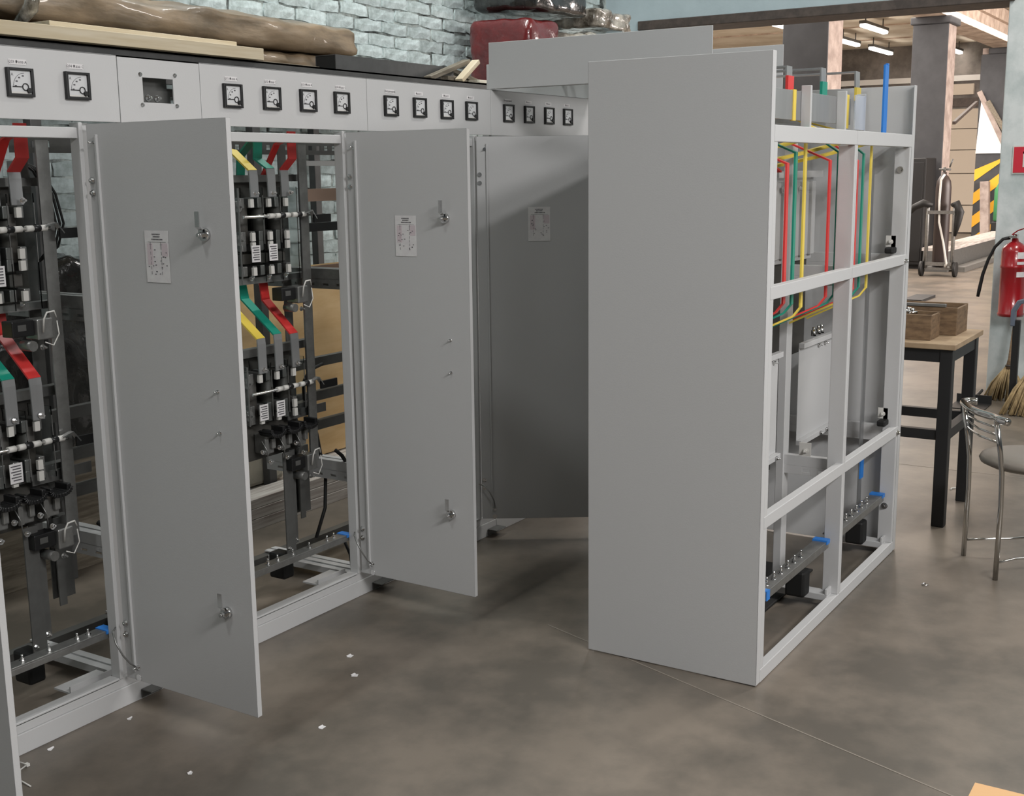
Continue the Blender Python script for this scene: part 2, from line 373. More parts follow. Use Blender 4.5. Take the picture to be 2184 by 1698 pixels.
def sheet(p, s, n, door, w=.094, h=.143):
    """ p top-left corner, s = direction to the right as seen, n = outward normal """
    p, s, n = V(p), V(s), V(n); u = V((0, 0, 1)); m = MB()
    def pl(a, b, c, d, k, dd):
        vs = [p+s*x+u*(-y)+n*dd for x, y in ((a, c), (b, c), (b, d), (a, d))]; vs += [v-n*.0004 for v in vs]
        m.add(vs, [(3, 2, 1, 0), (0, 1, 5, 4), (1, 2, 6, 5), (2, 3, 7, 6), (3, 0, 4, 7), (4, 5, 6, 7)], k)
    pl(0, w, 0, h, 0, .0012)
    r = random.Random(int(p.x*100))
    for y, a, b in ((.010, .03, .062), (.0165, .034, .058), (.024, .028, .07)):
        x = a
        while x < b: pl(x, x+.004, y-.0016, y+.0016, 1, .0018); x += .0056
    pl(.012, w-.01, .031, .0316, 1, .0018)
    for cx in (.022, .064):
        pl(cx-.0006, cx+.0006, .032, .052, 1, .0018); pl(cx-.004, cx+.006, .038, .0384, 1, .0018)
        for yy in (.058, .072, .085, .098, .112): pl(cx-.0005, cx+.0005, yy, yy+.009, 1, .0018)
        for k in range(9):
            a = cx+r.uniform(-.012, .02); b = r.uniform(.05, .12); pl(a, a+.005, b, b+.002, 1, .0018)
    pl(.008, .03, .035, .095, 2, .0015); pl(.066, .09, .034, .07, 2, .0015)
    m.build('diagram_sheet', [paper, ink, pinkink], door)
def door(cab, hx, ang, length=.575, sheetpos=True, zt=1.757, zb=.098):
    """ hinged at (hx, YF-.006), leaf direction ang (radians from +X); inner face is on the viewer's left """
    d = V((math.cos(ang), math.sin(ang), 0)); n = V((d.y, -d.x, 0))     # n: towards the inside face (-X when the door stands straight out)
    if n.x > 0: n = -n
    o = V((hx, YF-.012, 0))
    X = Matrix(((d.x, -n.x, 0, o.x), (d.y, -n.y, 0, o.y), (0, 0, 1, 0), (0, 0, 0, 1)))   # local: x along leaf, y away from inner face
    m = MB(); T = .018
    m.box(0, length, .0, .002, zb, zt, 0, X)                             # sheet, inner face at local y = 0
    m.box(length-.002, length, .0, T, zb, zt, 0, X); m.box(0, .002, 0, T, zb, zt, 0, X)
    m.box(0, length, 0, T, zt-.002, zt, 0, X); m.box(0, length, 0, T, zb, zb+.002, 0, X)
    m.box(.04, .048, -.008, 0, zb+.03, zt-.03, 0, X)
    m.box(0, length, T-.002, T, zb, zt, 0, X)
    D = m.build('door', paint, cab, bevel=.0015)
    P = lambda l, z, q=0: o+d*l+n*q+V((0, 0, z))
    for z in (1.455, .395): lock(P(length-.095, z), n, d, D)
    bolts('screw', [P(length-.085, z) for z in (1.03, .915)], n, .004, .004, .01, D)
    bolts('hinge_screw', [P(.012, z, .001) for z in (1.60, 1.565, .275, .24)], n, .0065, .006, .004, D)
    bolts('stud', [P(.035, 1.705)], n, .005, .006, .018, D)
    if sheetpos: sheet(P(.215, 1.463, .0005), d, n, D)
    MB().tube([P(-.012, .262, .02), P(.012, .262, .05), P(.035, .235, .06), P(.052, .195, .05), P(.056, .165, .03), P(.056, .148, .012)], .0028, 8).build('earth_wire', galv, D)
    MB().bolt(P(.056, .143), n, .006, .006, 0, .014).cyl(P(.056, .108), P(.056, .108, .002), .011, 14).build('earth_stud', chrome, D)
    return D
def bracket(x, cab):
    MB().box(x-.03, x+.05, YF-.05, YF-.002, .030, .034).box(x-.03, x+.05, YF-.006, YF-.002, .004, .034).build('floor_clip', steel, cab, bevel=.002)

def interior(s, cab, nxt):
    """ switchgear behind an open door; s = right seam of the section """
    PX = (s-.37, s-.28, s-.19); K = ('y', 'g', 'r')
    # uprights and mounting rails
    MB().box(s-.112, s-.068, 3.125, 3.13, .50, 1.72).box(s-.072, s-.068, 3.13, 3.17, .5, 1.72).build('mounting_upright', galv, cab)
    MB().box(s-.098, s-.055, 3.24, 3.245, .27, 1.72).build('mounting_upright', steel, cab)
    for z, z2 in ((1.585, 1.60), (1.215, 1.228), (.945, .965), (.69, .72)):
        MB().box(s-.56, s+-.03, 3.175, 3.21, z, z2+.01).build('mounting_rail', galv, cab)
    # two load break disconnectors
    for zt, zs, zb in ((1.585, 1.463, 1.225), (.945, .823, .705)):
        up = zt > 1.2
        d = MB().box(s-.445, s-.10, 3.165, 3.175, zb, zt).build('disconnector', dkplate, cab, bevel=.002, label='dark insulating board of a disconnector with three poles')
        for x in (s-.447, s-.325, s-.235, s-.145): B(x, x+.004, 3.055, 3.165, zb, zt-.02).build('barrier', glass, d, label='clear acrylic pole barrier')
        for x in (s-.325, s-.235, s-.145):
            for q0, q1 in ((zs+.012, zs+.075), (zs-.1, zs-.012)): B(x, x+.002, 3.052, 3.055, q0, q1).build('barrier_edge', galv, d)
        B(s-.449, s-.446, 3.05, 3.056, zb, zt-.02).build('barrier_edge', galv, d)
        rows = (zt-.075, zs-.073, zs-.108) + ((zb+.04,) if up else ())
        for kz, z in enumerate(rows):
            for x in PX:
                MB().box(x-.008, x+.010, 3.062, 3.074, z-.015, z+.015).build('contact_block', white, d, bevel=.001)
                for xa, xb in ((x-.034, x-.012), (x+.014, x+.036)): B(xa, xb, 3.088, 3.165, z-.018, z+.019).build('jaw_contact', galv, d, bevel=.003)
            if kz in (0, 1): MB().cyl((s-.43, 3.07, z-.01), (s-.43, 3.165, z-.01), .02, 14).bolt((s-.43, 3.07, z-.01), (0, -1, 0), .006).build('insulator', galv, d)
        for x in PX:
            MB().cyl((x, 3.125, zs-.1), (x, 3.125, zt-.08), .026, 14).build('arc_chamber', dkplate, d)
            if up: MB().box(x-.022, x+.022, 3.10, 3.16, zb+.065, zs-.135).build('fuse_body', dkplate, d, bevel=.004)
            MB().bolt((x+.004, 3.046, zt-.040), (0, -1, 0), .0065, .007, 0, .010).build('terminal_bolt', chrome, d)
            if up: MB().bolt((x+.012, 3.098, zb+.012), (0, -1, .4), .0065, .007, 0, .010).build('terminal_bolt', chrome, d)
        sh = MB().cyl((s-.44, 3.04, zs), (s-.105, 3.04, zs), .0055, 10)
        for x in (s-.30, s-.265, s-.215, s-.175, s-.13): sh.cyl((x-.013, 3.04, zs), (x+.013, 3.04, zs), .0095, 12, 1)
        for x in (s-.243, s-.152): sh.cyl((x-.012, 3.04, zs), (x+.012, 3.04, zs), .0105, 12, 2)
        sh.build('drive_shaft', [chrome, white, black], d)
        MB().strip([(s-.13, 3.035, zs+.004), (s-.09, 3.035, zs+.014), (s-.065, 3.035, zs-.018)], (0, 1, 0), .02, .004).build('crank', chrome, d)
        MB().strip([(s-.08, 3.03, zs-.018), (s+.015, 3.03, zs-.018)], (0, 1, 0), .008, .03).build('drive_link', black, d)
        for j, x in enumerate(PX[:2]):
            st = MB().box(x-.024, x+.02, 3.052, 3.0535, zb+.075 if up else zb+.01, zb+.135 if up else zb+.07, 0)
            zz = (zb+.135 if up else zb+.07)
            for q in range(6): st.box(x-.02+(.006 if q % 2 else 0), x+.014, 3.0512, 3.052, zz-.010-q*.0085, zz-.0065-q*.0085, 1)
            st.build('rating_sticker', [paper, ink], d)
        d.location.y += .06
    # upper and lower phase bars, bare stubs and sleeves
    up = {'y': [(3.40, 1.748), (3.27, 1.71), (3.205, 1.697), (3.112, 1.626)], 'g': [(3.165, 1.76), (3.172, 1.668), (3.112, 1.632)], 'r': [(3.085, 1.765), (3.085, 1.668), (3.13, 1.628)]}
    lo = {'y': [(3.285, 1.21), (3.28, 1.15), (3.114, 1.02)], 'g': [(3.285, 1.21), (3.272, 1.15), (3.116, 1.026)], 'r': [(3.262, 1.21), (3.252, 1.14), (3.116, 1.018)]}
    for x, k in zip(PX, K):
        for q, zend in ((up, 1.532), (lo, .892)):
            pts = [(x, a, b) for a, b in q[k]]
            MB().strip(pts, (1, 0, 0), .042, .006).build('phase_bar', bars[k], cab)
            a, b = q[k][-1]
            MB().strip([(x, a, b+.001), (x, a-.002, b-.02), (x, a-.004, zend)], (1, 0, 0), .041, .005).build('bar_stub', alu, cab)
    MB().strip([(s-.185, 3.10, 1.745), (s-.19, 3.158, 1.72), (s-.19, 3.235, 1.60)], (1, 0, 0), .03, .006).build('phase_bar', red, cab)
    MB().strip([(s-.28, 3.18, 1.745), (s-.28, 3.255, 1.68), (s-.28, 3.265, 1.56)], (1, 0, 0), .04, .006).build('phase_bar', green, cab)
    # fuse row with current transformers below the lower disconnector
    before = set(cab.children)
    for x in PX:
        f = MB()
        for k in range(12):
            t0, t1 = math.pi*(.95+.1*k/1.2*1.1), math.pi*(.95+.1*(k+1)/1.2*1.1)
            f.strip([(x+.03+.036*math.cos(t0), 3.05, .672+.018*math.sin(t0)), (x+.03+.036*math.cos(t1), 3.05, .672+.018*math.sin(t1))], (0, 1, 0), .07, .014)
        f.box(x-.008, x+.004, 3.02, 3.07, .66, .682); f.box(x+.052, x+.068, 3.02, 3.08, .655, .685)
        f.build('current_transformer', black, cab, bevel=.003)
        MB().box(x-.012, x+.006, 3.05, 3.06, .585, .645).build('contact_block', galv, cab, bevel=.002)
        MB().box(x+.012, x+.055, 3.07, 3.13, .58, .655).box(x+.03, x+.05, 3.055, 3.07, .60, .64).build('jaw_contact', galv, cab, bevel=.004)
        bolts('terminal_bolt', [(x+.01, 3.05, .555), (x-.03, 3.05, .60)], (0, -1, .3), .0065, .007, .010, cab)
        MB().tube([(x-.02, 3.06, .64), (x-.012, 3.04, .60), (x-.004, 3.05, .555)], .002, 6).build('pigtail', galv, cab)
    for o in set(cab.children)-before: o.location.y += .055
    MB().box(s-.47, s-.12, 3.19, 3.205, .55, .70).build('base_board', dkplate, cab)
    # drop legs
    B(s-.265, s-.215, 3.13, 3.135, .155, .565).build('drop_bar', steel, cab); B(s-.213, s-.185, 3.145, 3.18, .19, .565).build('drop_bar', steel, cab)
    bolts('terminal_bolt', [(s-.255, 3.13, .185), (s-.2, 3.145, .205)], (0, -1, 0), .006, .007, .01, cab)
    B(s-.112, s-.085, 3.19, 3.195, .26, .55).build('drop_bar', steel, cab); B(s-.08, s-.045, 3.2, 3.235, .28, .55).build('drop_bar', steel, cab)
    # terminal blocks with white wires
    for z, x in ((1.178, s-.262), (.525, s-.25)):
        before = set(cab.children)
        b = MB().box(x, x+.075, 3.07, 3.12, z-.03, z+.018).build('terminal_block', black, cab, bevel=.003)
        MB().box(x+.018, x+.046, 3.068, 3.07, z-.012, z+.006).build('marking_plate', steel, b)
        MB().box(x+.078, x+.135, 3.06, 3.12, z-.045, z+.018).build('clear_cover', galv, b, bevel=.004)
        MB().tube([(x+.09, 3.05, z-.02), (x+.088, 3.04, z+.02), (x+.10, 3.04, z+.038), (x+.125, 3.04, z+.04), (x+.135, 3.045, z+.02)], .0028, 7).tube([(x+.09, 3.045, z-.05), (x+.115, 3.04, z-.062), (x+.137, 3.04, z-.03), (x+.136, 3.045, z+.01)], .002, 7).build('wire_loop', white, b)
        MB().cyl((x+.06, 3.06, z-.06), (x+.06, 3.11, z-.06), .016, 10).bolt((x+.09, 3.06, z-.066), (0, -1, 0), .006).build('lug', galv, b)
        b.location.y += .03
    # cables
    MB().tube([(s-.055, 3.05, .545), (s-.03, 3.04, .52), (s-.01, 3.02, .47), (s+.02, 3.0, .44), (s+.08, 2.98, .425)], .008, 8).build('control_cable', rubber, cab)
    MB().cyl((s-.014, 3.005, .468), (s-.010, 3.002, .462), .0105, 10).build('cable_tie', white, cab)
    if s > 3:
        MB().tube([(s+.06, 3.2, .86), (s-.02, 3.2, .845), (s-.055, 3.2, .80), (s-.055, 3.2, .74), (s-.02, 3.2, .66), (s+.01, 3.2, .58), (s+.015, 3.19, .50), (s-.005, 3.15, .42), (s-.05, 3.12, .30), (s-.11, 3.12, .19)], .007, 8).build('control_cable', rubber, cab)
        MB().tube([(s-.11, 2.98, .21), (s-.108, 2.95, .15), (s-.112, 2.94, .10)], .006, 8).build('control_cable', rubber, cab)
        MB().tube([(s-.02, 2.99, .405), (s-.02, 2.985, .37)], .003, 6).cyl((s-.02, 2.982, .36), (s-.02, 2.986, .36), .010, 12).build('ring_lug', chrome, cab)
        for z in (1.525, 1.205):
            m = MB().box(s+.24, s+.53, 3.41, 3.416, z-.026, z+.026, 0).cyl((s+.50, 3.40, z-.005), (s+.50, 3.41, z-.005), .012, 8, 1); m.build('rear_busbar', [mat('tinned copper', (178, 150, 134), .35, .6) if 'tinned copper' not in MATS else MATS['tinned copper'], chrome], nxt)
        MB().box(s+.22, s+.53, 3.40, 3.43, 1.375, 1.41).build('drive_link', black, nxt)
        MB().box(s+.24, s+.53, 3.42, 3.45, 1.645, 1.665).build('rear_rail', paint2, nxt)
    else:
        for k in range(4):
            MB().tube([(s-.10+.004*k, 3.2, 1.65), (s-.08+.01*k, 3.19, 1.63), (s-.05+.012*k, 3.18, 1.56), (s-.035+.014*k, 3.18, 1.47), (s-.05+.01*k, 3.18, 1.40), (s-.1, 3.17, 1.36)], .004, 7).build('control_cable', rubber, cab)
        MB().box(s-.125, s-.095, 3.19, 3.25, 1.61, 1.66).build('cable_duct', galv, cab)
    for z in (.825, .68, .553):
        MB().box(s+.04, s+(.52 if s > 3 else .31), 3.40, 3.43, z-.02, z+.02).build('rear_rail', steel, nxt)
    MB().box(s-.20, s+.02, 3.155, 3.16, .68, .715).build('mounting_rail', steel, cab)
    # earth bar
    e = MB().box(s-.705, s-.125, 2.925, 2.97, .236, .242).box(s-.705, s-.125, 2.925, 2.929, .218, .236).build('earth_bar', galv, cab, bevel=.001)
    bolts('earth_bolt', [(x, 2.95, .242) for x in (s-.56, s-.51, s-.43, s-.34, s-.24, s-.20)], (0, 0, 1), .006, .008, .012, e)
    MB().box(s-.155, s-.124, 2.921, 2.973, .233, .245).build('blue_tape', blue, e)
    MB().box(s-.28, s-.22, 3.14, 3.22, .06, .165).build('support_insulator', rubber, cab, bevel=.01)
    MB().box(s-.24, s-.08, YF+.12, YF+.20, .05, .056).box(s-.24, s-.08, YF+.12, YF+.125, .05, .075).build('floor_channel', paint2, cab)
c0 = cabinet(.79, 1.61, 'grey switchgear cabinet at the left picture edge, only its open door in view', [], [], (.93, 1.50))
c1 = cabinet(1.61, 2.44, 'open grey switchgear cabinet under the QS3 and QS4 meters at the left, door swung out', ['QS1 Фаза A', 'QS2 Фаза C', 'QS3 Фаза A', 'QS4 Фаза C'], [1.71, 1.89, 2.068, 2.252], (1.725, 2.292))
c2 = cabinet(2.44, 2.758, 'narrow grey cabinet section with a small rectangular window in its panel', 'window', [])
c3 = cabinet(2.758, 3.58, 'open grey switchgear cabinet in the middle of the row, yellow green and red bars inside', ['QS1 Фаза A', 'QS2 Фаза C', 'QS3 Фаза A', 'QS4 Фаза C'], [2.851, 3.031, 3.211, 3.390], (2.868, 3.436))
c4 = cabinet(3.58, 4.414, 'grey cabinet hidden behind the second open door, four brightly lit meters on top', ['Напряжение', 'Фаза A', 'Фаза B', 'Фаза C'], [3.677, 3.859, 4.043, 4.219], (3.70, 4.285))
c5 = cabinet(4.414, 5.29, 'shaded end cabinet of the row under the busbar bridge, four dim meters', ['Напряжение', 'Фаза A', 'Фаза B', 'Фаза C'], [4.508, 4.68, 4.856, 5.029], (4.53, 5.12))
bolts('window_bolt', [(x, YF-.004, z) for x, z in ((2.522, 1.906), (2.656, 1.910), (2.524, 1.818), (2.658, 1.820))], (0, -1, 0), .0045, .004, .003, c2)
MB().box(2.51, 2.67, YF+.035, YF+.038, 1.80, 1.865).box(2.51, 2.67, YF+.05, YF+.055, 1.865, 1.93).build('inner_plate', steel, c2)
bolts('inner_bolt', [(x, YF+.034, 1.842) for x in (2.545, 2.58, 2.615)], (0, -1, 0), .007, .008, .01, c2)
MB().box(2.45, 2.748, YF+.002, YF+.004, ZP, 1.76).build('front_cover', paint, c2)
MB().box(5.27, 5.288, YF, YBK, 0, 1.95).build('end_panel', paint, c5)
MB().box(4.53, 5.12, YF+.02, YF+.024, ZP, 1.74).build('front_cover', paint, c5)
R90 = math.radians(-90)
d0 = door(c0, 1.513, R90, .58); d1 = door(c1, 2.308, math.radians(-90.4), .550); d3 = door(c3, 3.443, math.radians(-91.0), .532); d4 = door(c4, 4.285, math.radians(-57), .60)
interior(2.44, c1, c2); interior(3.58, c3, c4)
for x, c in ((2.395, c1), (3.545, c3), (4.37, c4)): bracket(x, c)

# ================================================================== BUSBAR BRIDGE over the aisle
bt = thing('busbar_bridge', (4.855, 2.37, 1.955), 'grey sheet metal busbar bridge spanning the aisle above the shaded meters', 'bridge')
B(4.418, 4.422, 1.872, 2.888, 1.957, 2.147).build('side_sheet', paint, bt, bevel=.0015)
B(5.286, 5.29, 1.905, 3.47, 1.957, 2.147).build('side_sheet', paint, bt, bevel=.0015)
B(4.422, 5.286, 2.30, 2.886, 2.141, 2.144).build('top_sheet', paint, bt)
B(4.422, 4.46, 1.872, 2.888, 1.957, 1.96).build('bottom_flange', paint, bt)
bolts('hanging_bolt', [(5.286, y, z) for y, z in ((3.02, 2.045), (2.98, 2.055), (2.80, 2.03), (2.76, 2.04), (2.6, 2.02))], (-1, 0, 0), .014, .012, .02, bt)

# ================================================================== RIGHT OPEN CABINETS (back plane y = YR facing the viewer's right)
YR, YT = 1.264, 1.865
rc = thing('switchgear_cabinet', (3.85, 1.56, 0), 'near open-backed grey cabinet with a tall blank side panel, red green yellow bars inside', 'cabinet', None)
rd = thing('switchgear_cabinet', (4.67, 1.56, 0), 'far open-backed grey cabinet behind the near one, blue bar standing up on top', 'cabinet', None)
MB().box(3.42, 3.424, YR, YT, .004, 1.945).box(3.42, 3.454, YR, YR+.003, .004, 1.945).box(3.42, 3.44, YT-.003, YT, .004, 1.945).build('side_panel', paint, rc, bevel=.0015)
MB().box(5.056, 5.06, YR, YT, .004, 1.93).box(5.022, 5.06, YR, YR+.003, .004, 1.93).build('side_panel', paint, rd, bevel=.0015)
for x0, x1, t in ((3.457, 4.276, rc), (4.280, 5.018, rd)):
    MB().box(x0, x1, YR, YR+.028, 1.688, 1.737).build('top_rail', paint2, t, bevel=.002)
    for z in (1.222, .508): MB().box(x0, x1, YR, YR+.028, z, z+.040).build('cross_rail', paint2, t, bevel=.002)
    MB().box(x0, x1, YR, YR+.03, .002, .046).build('bottom_rail', paint2, t, bevel=.002)
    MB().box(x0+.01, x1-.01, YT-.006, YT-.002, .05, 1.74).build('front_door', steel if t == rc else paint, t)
    MB().box(x0, x1, YT-.03, YT-.008, 1.75, 1.94).build('meter_panel', paint, t)
    MB().box(x0, x1, YT-.03, YT-.008, 0, .05).build('front_sill', paint2, t)
    MB().holed(x0+.02, x1-.02, 1.655, 1.71, YT-.09, YT-.085, [(x0+.06+.055*k, x0+.09+.055*k, 1.675, 1.69) for k in range(int((x1-x0-.14)/.055))]).build('slotted_channel', paint2, t)
    m = MB().box(x0+.03, x1-.03, YT-.06, YT-.05, .3, .55); m.build('inner_board', dkplate, t)
for xa, xb, t in ((3.457, 3.486, rc), (4.258, 4.276, rc), (4.280, 4.292, rd), (4.995, 5.018, rd)):
    MB().box(xa, xb, YR+.001, YR+.06, .046, 1.688).build('rear_post', paint2, t, bevel=.002)
bolts('frame_bolt', [(4.992, YR+.035, z) for z in (1.60, .205)], (-1, 0, 0), .009, .008, .006, rd)
bolts('frame_bolt', [(5.0, YR, z) for z in (1.235, .522)], (0, -1, 0), .009, .008, .006, rd)
# handle and latches on the front, peeping past the side panel
MB().box(3.50, 3.53, YT+.002, YT+.03, .90, 1.0).box(3.495, 3.535, YT+.02, YT+.042, .955, 1.0).build('door_handle', black, rc, bevel=.004)
for z in (1.49, .68): MB().bolt((3.50, YT, z), (0, 1, 0), .012, .012, 0, .018).build('latch', chrome, rc)
# inner upright at the seam with side rails
MB().box(4.29, 4.345, 1.50, 1.503, .05, 1.70).box(4.342, 4.345, 1.503, 1.55, .05, 1.7).box(4.287, 4.29, 1.5, 1.53, .05, 1.7).build('inner_upright', paint2, rd, bevel=.002)
for z in (1.222, .508):
    x = 4.30
    m = MB().box(x, x+.03, YR+.06, 1.50, z+.0, z+.04); m.holed(YR+.06, 1.50, z-.032, z, 0, .003, [(1.34+.06*k, 1.37+.06*k, z-.02, z-.01) for k in range(2)], X=Matrix(((0, 1, 0, x), (1, 0, 0, 0), (0, 0, 1, 0), (0, 0, 0, 1))))
    m.build('side_rail', paint2, rd, bevel=.001)
    MB().box(5.01, 5.04, YR+.06, YT-.05, z, z+.04).box(5.01, 5.013, YR+.06, YT-.05, z-.03, z).build('side_rail', paint2, rd, bevel=.001)
    MB().box(3.46, 3.49, YR+.06, YT-.05, z, z+.04).build('side_rail', paint2, rc, bevel=.001)
    MB().box(4.94, 5.02, YR+.035, YR+.07, z+.045, z+.07).build('cable_clamp', rubber, rd, bevel=.006)
    MB().box(4.995, 5.0, YR+.04, YR+.08, z+.07, z+.115).bolt((4.995, YR+.06, z+.09), (-1, 0, 0), .007).build('angle_tab', white, rd)
MB().box(4.302, 4.306, 1.40, 1.445, .55, .60).bolt((4.302, 1.42, .57), (-1, 0, 0), .007).build('angle_tab', white, rd)
# white mounting plates
for x0, x1, t in ((3.56, 4.20, rc), (4.43, 4.955, rd)):
    MB().box(x0, x1, 1.50, 1.503, .575, .955).box(x0, x1, 1.48, 1.503, .935, .955).box(x0, x1, 1.48, 1.503, .555, .575).build('mounting_plate', paint, t, bevel=.0015)
    bolts('plate_screw', [(x, 1.498, .92) for x in (x1-.30, x1-.22, x1-.05)], (0, -1, 0), .006, .006, .01, t)
    bolts('plate_screw', [(x, 1.478, .565) for x in (x1-.30, x1-.22, x1-.05)], (0, -1, 0), .006, .006, .01, t)
    for x in (x1-.3, x1-.24, x1-.2): MB().cyl((x, 1.52, .955), (x, 1.52, .978), .010, 10).cyl((x, 1.52, .978), (x, 1.52, .99), .006, 8).build('standoff', chrome, t)
    MB().box(x0, x1, 1.66, 1.67, .85, 1.25).build('disconnector', dkplate, t)
    # ribbed insulating boards behind the bars
    mm = MB()
    for k in range(9): mm.box(x0+.02+k*.055, x0+.06+k*.055, 1.62+.01*(k % 2), 1.64, 1.26, 1.56)
    mm.box(x0, x1, 1.64, 1.65, 1.24, 1.60); mm.build('ribbed_board', paint2, t, bevel=.004)
    MB().box(x0, x1, 1.60, 1.615, 1.575, 1.60).bolt((x0+.1, 1.62, 1.53), (0, -1, 0), .008).bolt((x0+.3, 1.62, 1.53), (0, -1, 0), .008).build('board_rail', paint2, t)
def riser(x, zt, zb, c, t, y=1.335, hook=(-.16, .15), w=.036):
    MB().strip([(x+hook[0], y+hook[1], zt+.085), (x, y, zt), (x, y, zb+.02), (x-.012, y+.02, zb-.01), (x-.09, y+.20, zb-.10)], (1, .15, 0), w, .006).build('phase_bar', bars[c], t)
riser(3.77, 1.625, 1.16, 'r', rc); riser(3.848, 1.66, 1.15, 'g', rc); riser(3.941, 1.715, 1.13, 'y', rc, hook=(.01, .30))
riser(4.205, 1.635, 1.14, 'r', rc); riser(4.30, 1.665, 1.14, 'g', rd, hook=(-.10, .1)); riser(4.40, 1.70, 1.13, 'y', rd)
riser(4.53, 1.635, 1.14, 'r', rd, hook=(-.1, .1)); riser(4.605, 1.66, 1.14, 'g', rd, hook=(-.03, .1)); riser(4.705, 1.715, 1.13, 'y', rd, hook=(.0, .30))
for x, t in ((3.92, rc), (4.38, rd), (4.69, rd)):
    MB().strip([(x, 1.35, 1.70), (x-.15, 1.48, 1.655), (x-.3, 1.6, 1.62)], (0, 0, 1), .011, .03).build('phase_bar', yellow, t)
MB().strip([(3.86, 1.40, 1.60), (3.76, 1.44, 1.655)], (0, 1, 0), .03, .006).build('phase_bar', red, rc)
# top busbars and the bars coming off the bridge
for y, t, x0, x1 in ((1.70, rc, 3.47, 4.27), (1.70, rd, 4.28, 4.95), (1.58, rc, 3.47, 4.27), (1.58, rd, 4.28, 4.90), (1.45, rc, 3.47, 4.27), (1.45, rd, 4.28, 4.80)):
    MB().box(x0, x1, y, y+.008, 1.775, 1.875).build('main_busbar', alu, t, bevel=.001)
for k, (X, c, t, z) in enumerate(((4.15, red, rc, 1.955), (4.52, green, rd, 1.972), (4.95, yellow, rd, 1.985))):
    X0 = X
    MB().strip([(X0, 2.20, z), (X0, 1.475, z), (X0, 1.47, 1.80)], (1, 0, 0), .055, .006).build('drop_busbar', alu, t)
    MB().box(X0-.029, X0+.029, 1.465, 1.475, 1.873, 1.925).build('phase_tape', c, t)
m = MB().box(4.13, 4.158, 1.45-.003, 1.458, 1.773, 1.878); m.build('phase_tape', yellow, rc)
for x, t in ((4.215, rc), (4.62, rd), (4.87, rd)):
    m = MB().box(x, x+.016, 1.415, 1.45, 1.74, 1.895); m.build('bar_clamp', paint2, t, bevel=.002)
    bolts('clamp_bolt', [(x+.018, 1.43, z) for z in (1.865, 1.80)], (1, -.3, 0), .008, .01, .008, t)
MB().box(4.735, 4.765, 1.446, 1.4495, 1.76, 1.888).build('phase_tape', yellow, rd)
MB().box(4.735, 4.87, 1.412, 1.417, 1.755, 1.885).build('clear_shield', mat('clear shield', (206, 214, 226), .12, alpha=.45), rd)
MB().strip([(4.86, 1.335, 2.0), (4.86, 1.335, 1.735)], (1, 0, 0), .05, .008).box(4.862, 4.882, 1.33, 1.34, 2.0, 2.006).build('neutral_bar', blue, rd, bevel=.001)
# earth bars and floor channels
for x0, x1, t in ((3.50, 4.24, rc), (4.32, 4.98, rd)):
    e = MB().box(x0, x1, 1.30, 1.35, .250, .256).box(x0, x1, 1.30, 1.304, .228, .250).build('earth_bar', galv, t, bevel=.001)
    bolts('earth_bolt', [((x0+.16+.068*k) if t == rc else (x0+.14+.07*k), 1.325, .256) for k in range(6)], (0, 0, 1), .007, .010, .018, e)
    MB().box(x1-.03, x1+.005, 1.297, 1.353, .246, .262).build('blue_tape', blue, e)
    if t == rc: MB().box(x0+.09, x0+.118, 1.297, 1.353, .226, .259).build('blue_tape', blue, e)
    MB().box(x1-.03, x1+.03, 1.29, 1.50, .03, .055).box(x1-.03, x1+.035, 1.29, 1.30, .05, .075).build('floor_channel', paint2, t, bevel=.002)
    MB().box(x1-.10, x1-.03, 1.355, 1.43, .05, .15).build('support_insulator', rubber, t, bevel=.01)
MB().strip([(4.96, 1.40, 1.60), (4.96, 1.40, .20)], (1, 0, 0), .04, .006).build('neutral_drop', alu, rd)
MB().strip([(4.962, 1.395, .42), (4.962, 1.395, .32)], (1, 0, 0), .043, .008).build('blue_tape', blue, rd)
mt = B(4.0, 4.6, 1.47, 1.80, .002, .012).build('rubber_mat', rubber, bevel=.004); tag(mt, 'black rubber mat lying on the floor inside the near open-backed cabinet', 'mat')

# ================================================================== STORAGE RACK behind the row and what lies on it
rk = thing('storage_rack', (5.0, 4.32, 0), 'long dark steel storage rack behind the row of cabinets along the brick wall', 'rack')
for x in (1.82, 2.98, 4.16, 5.26, 6.36, 7.4, 8.36):
    for y in (4.02, 4.62):
        MB().box(x, x+.05, y, y+.045, 0, 2.10).build('rack_post', rackm, rk, bevel=.003)
for y in (4.0, 4.66):
    MB().box(1.8, 8.44, y-.002, y+.002, 2.065, 2.12).box(1.8, 8.44, y-.002, y+.03, 2.112, 2.12).build('top_beam', rackm, rk)
    MB().box(1.8, 8.44, y-.002, y+.03, 1.99, 2.03).build('lower_beam', rackm, rk)
for k in range(12): MB().box(1.95+.55*k, 1.99+.55*k, 4.03, 4.64, 2.09, 2.112).build('rack_slat', rackm, rk)
def plank(x0, x1, y0, y1, z0, z1, mt_, label, name='plank', rot=(0, 0, 0), cat='board', group=None):
    c = V(((x0+x1)/2, (y0+y1)/2, (z0+z1)/2)); m = MB().box(x0-c.x, x1-c.x, y0-c.y, y1-c.y, z0-c.z, z1-c.z)
    o = m.build(name, mt_, org=(0, 0, 0), bevel=.002); o.location = c; o.rotation_euler = rot
    return tag(o, label, cat, group)
plank(1.9, 4.19, 3.955, 4.06, 2.121, 2.172, pine, 'long pale board lying on the front edge of the rack behind the left meters')
plank(3.14, 4.14, 4.07, 4.20, 2.121, 2.205, pine, 'shorter pale board on the rack just behind the long pale one')
plank(4.20, 5.2, 4.21, 4.26, 2.121, 2.15, oldwood, 'grey board at the right end under the brown wrapped bundle', rot=(0, 0, 0))
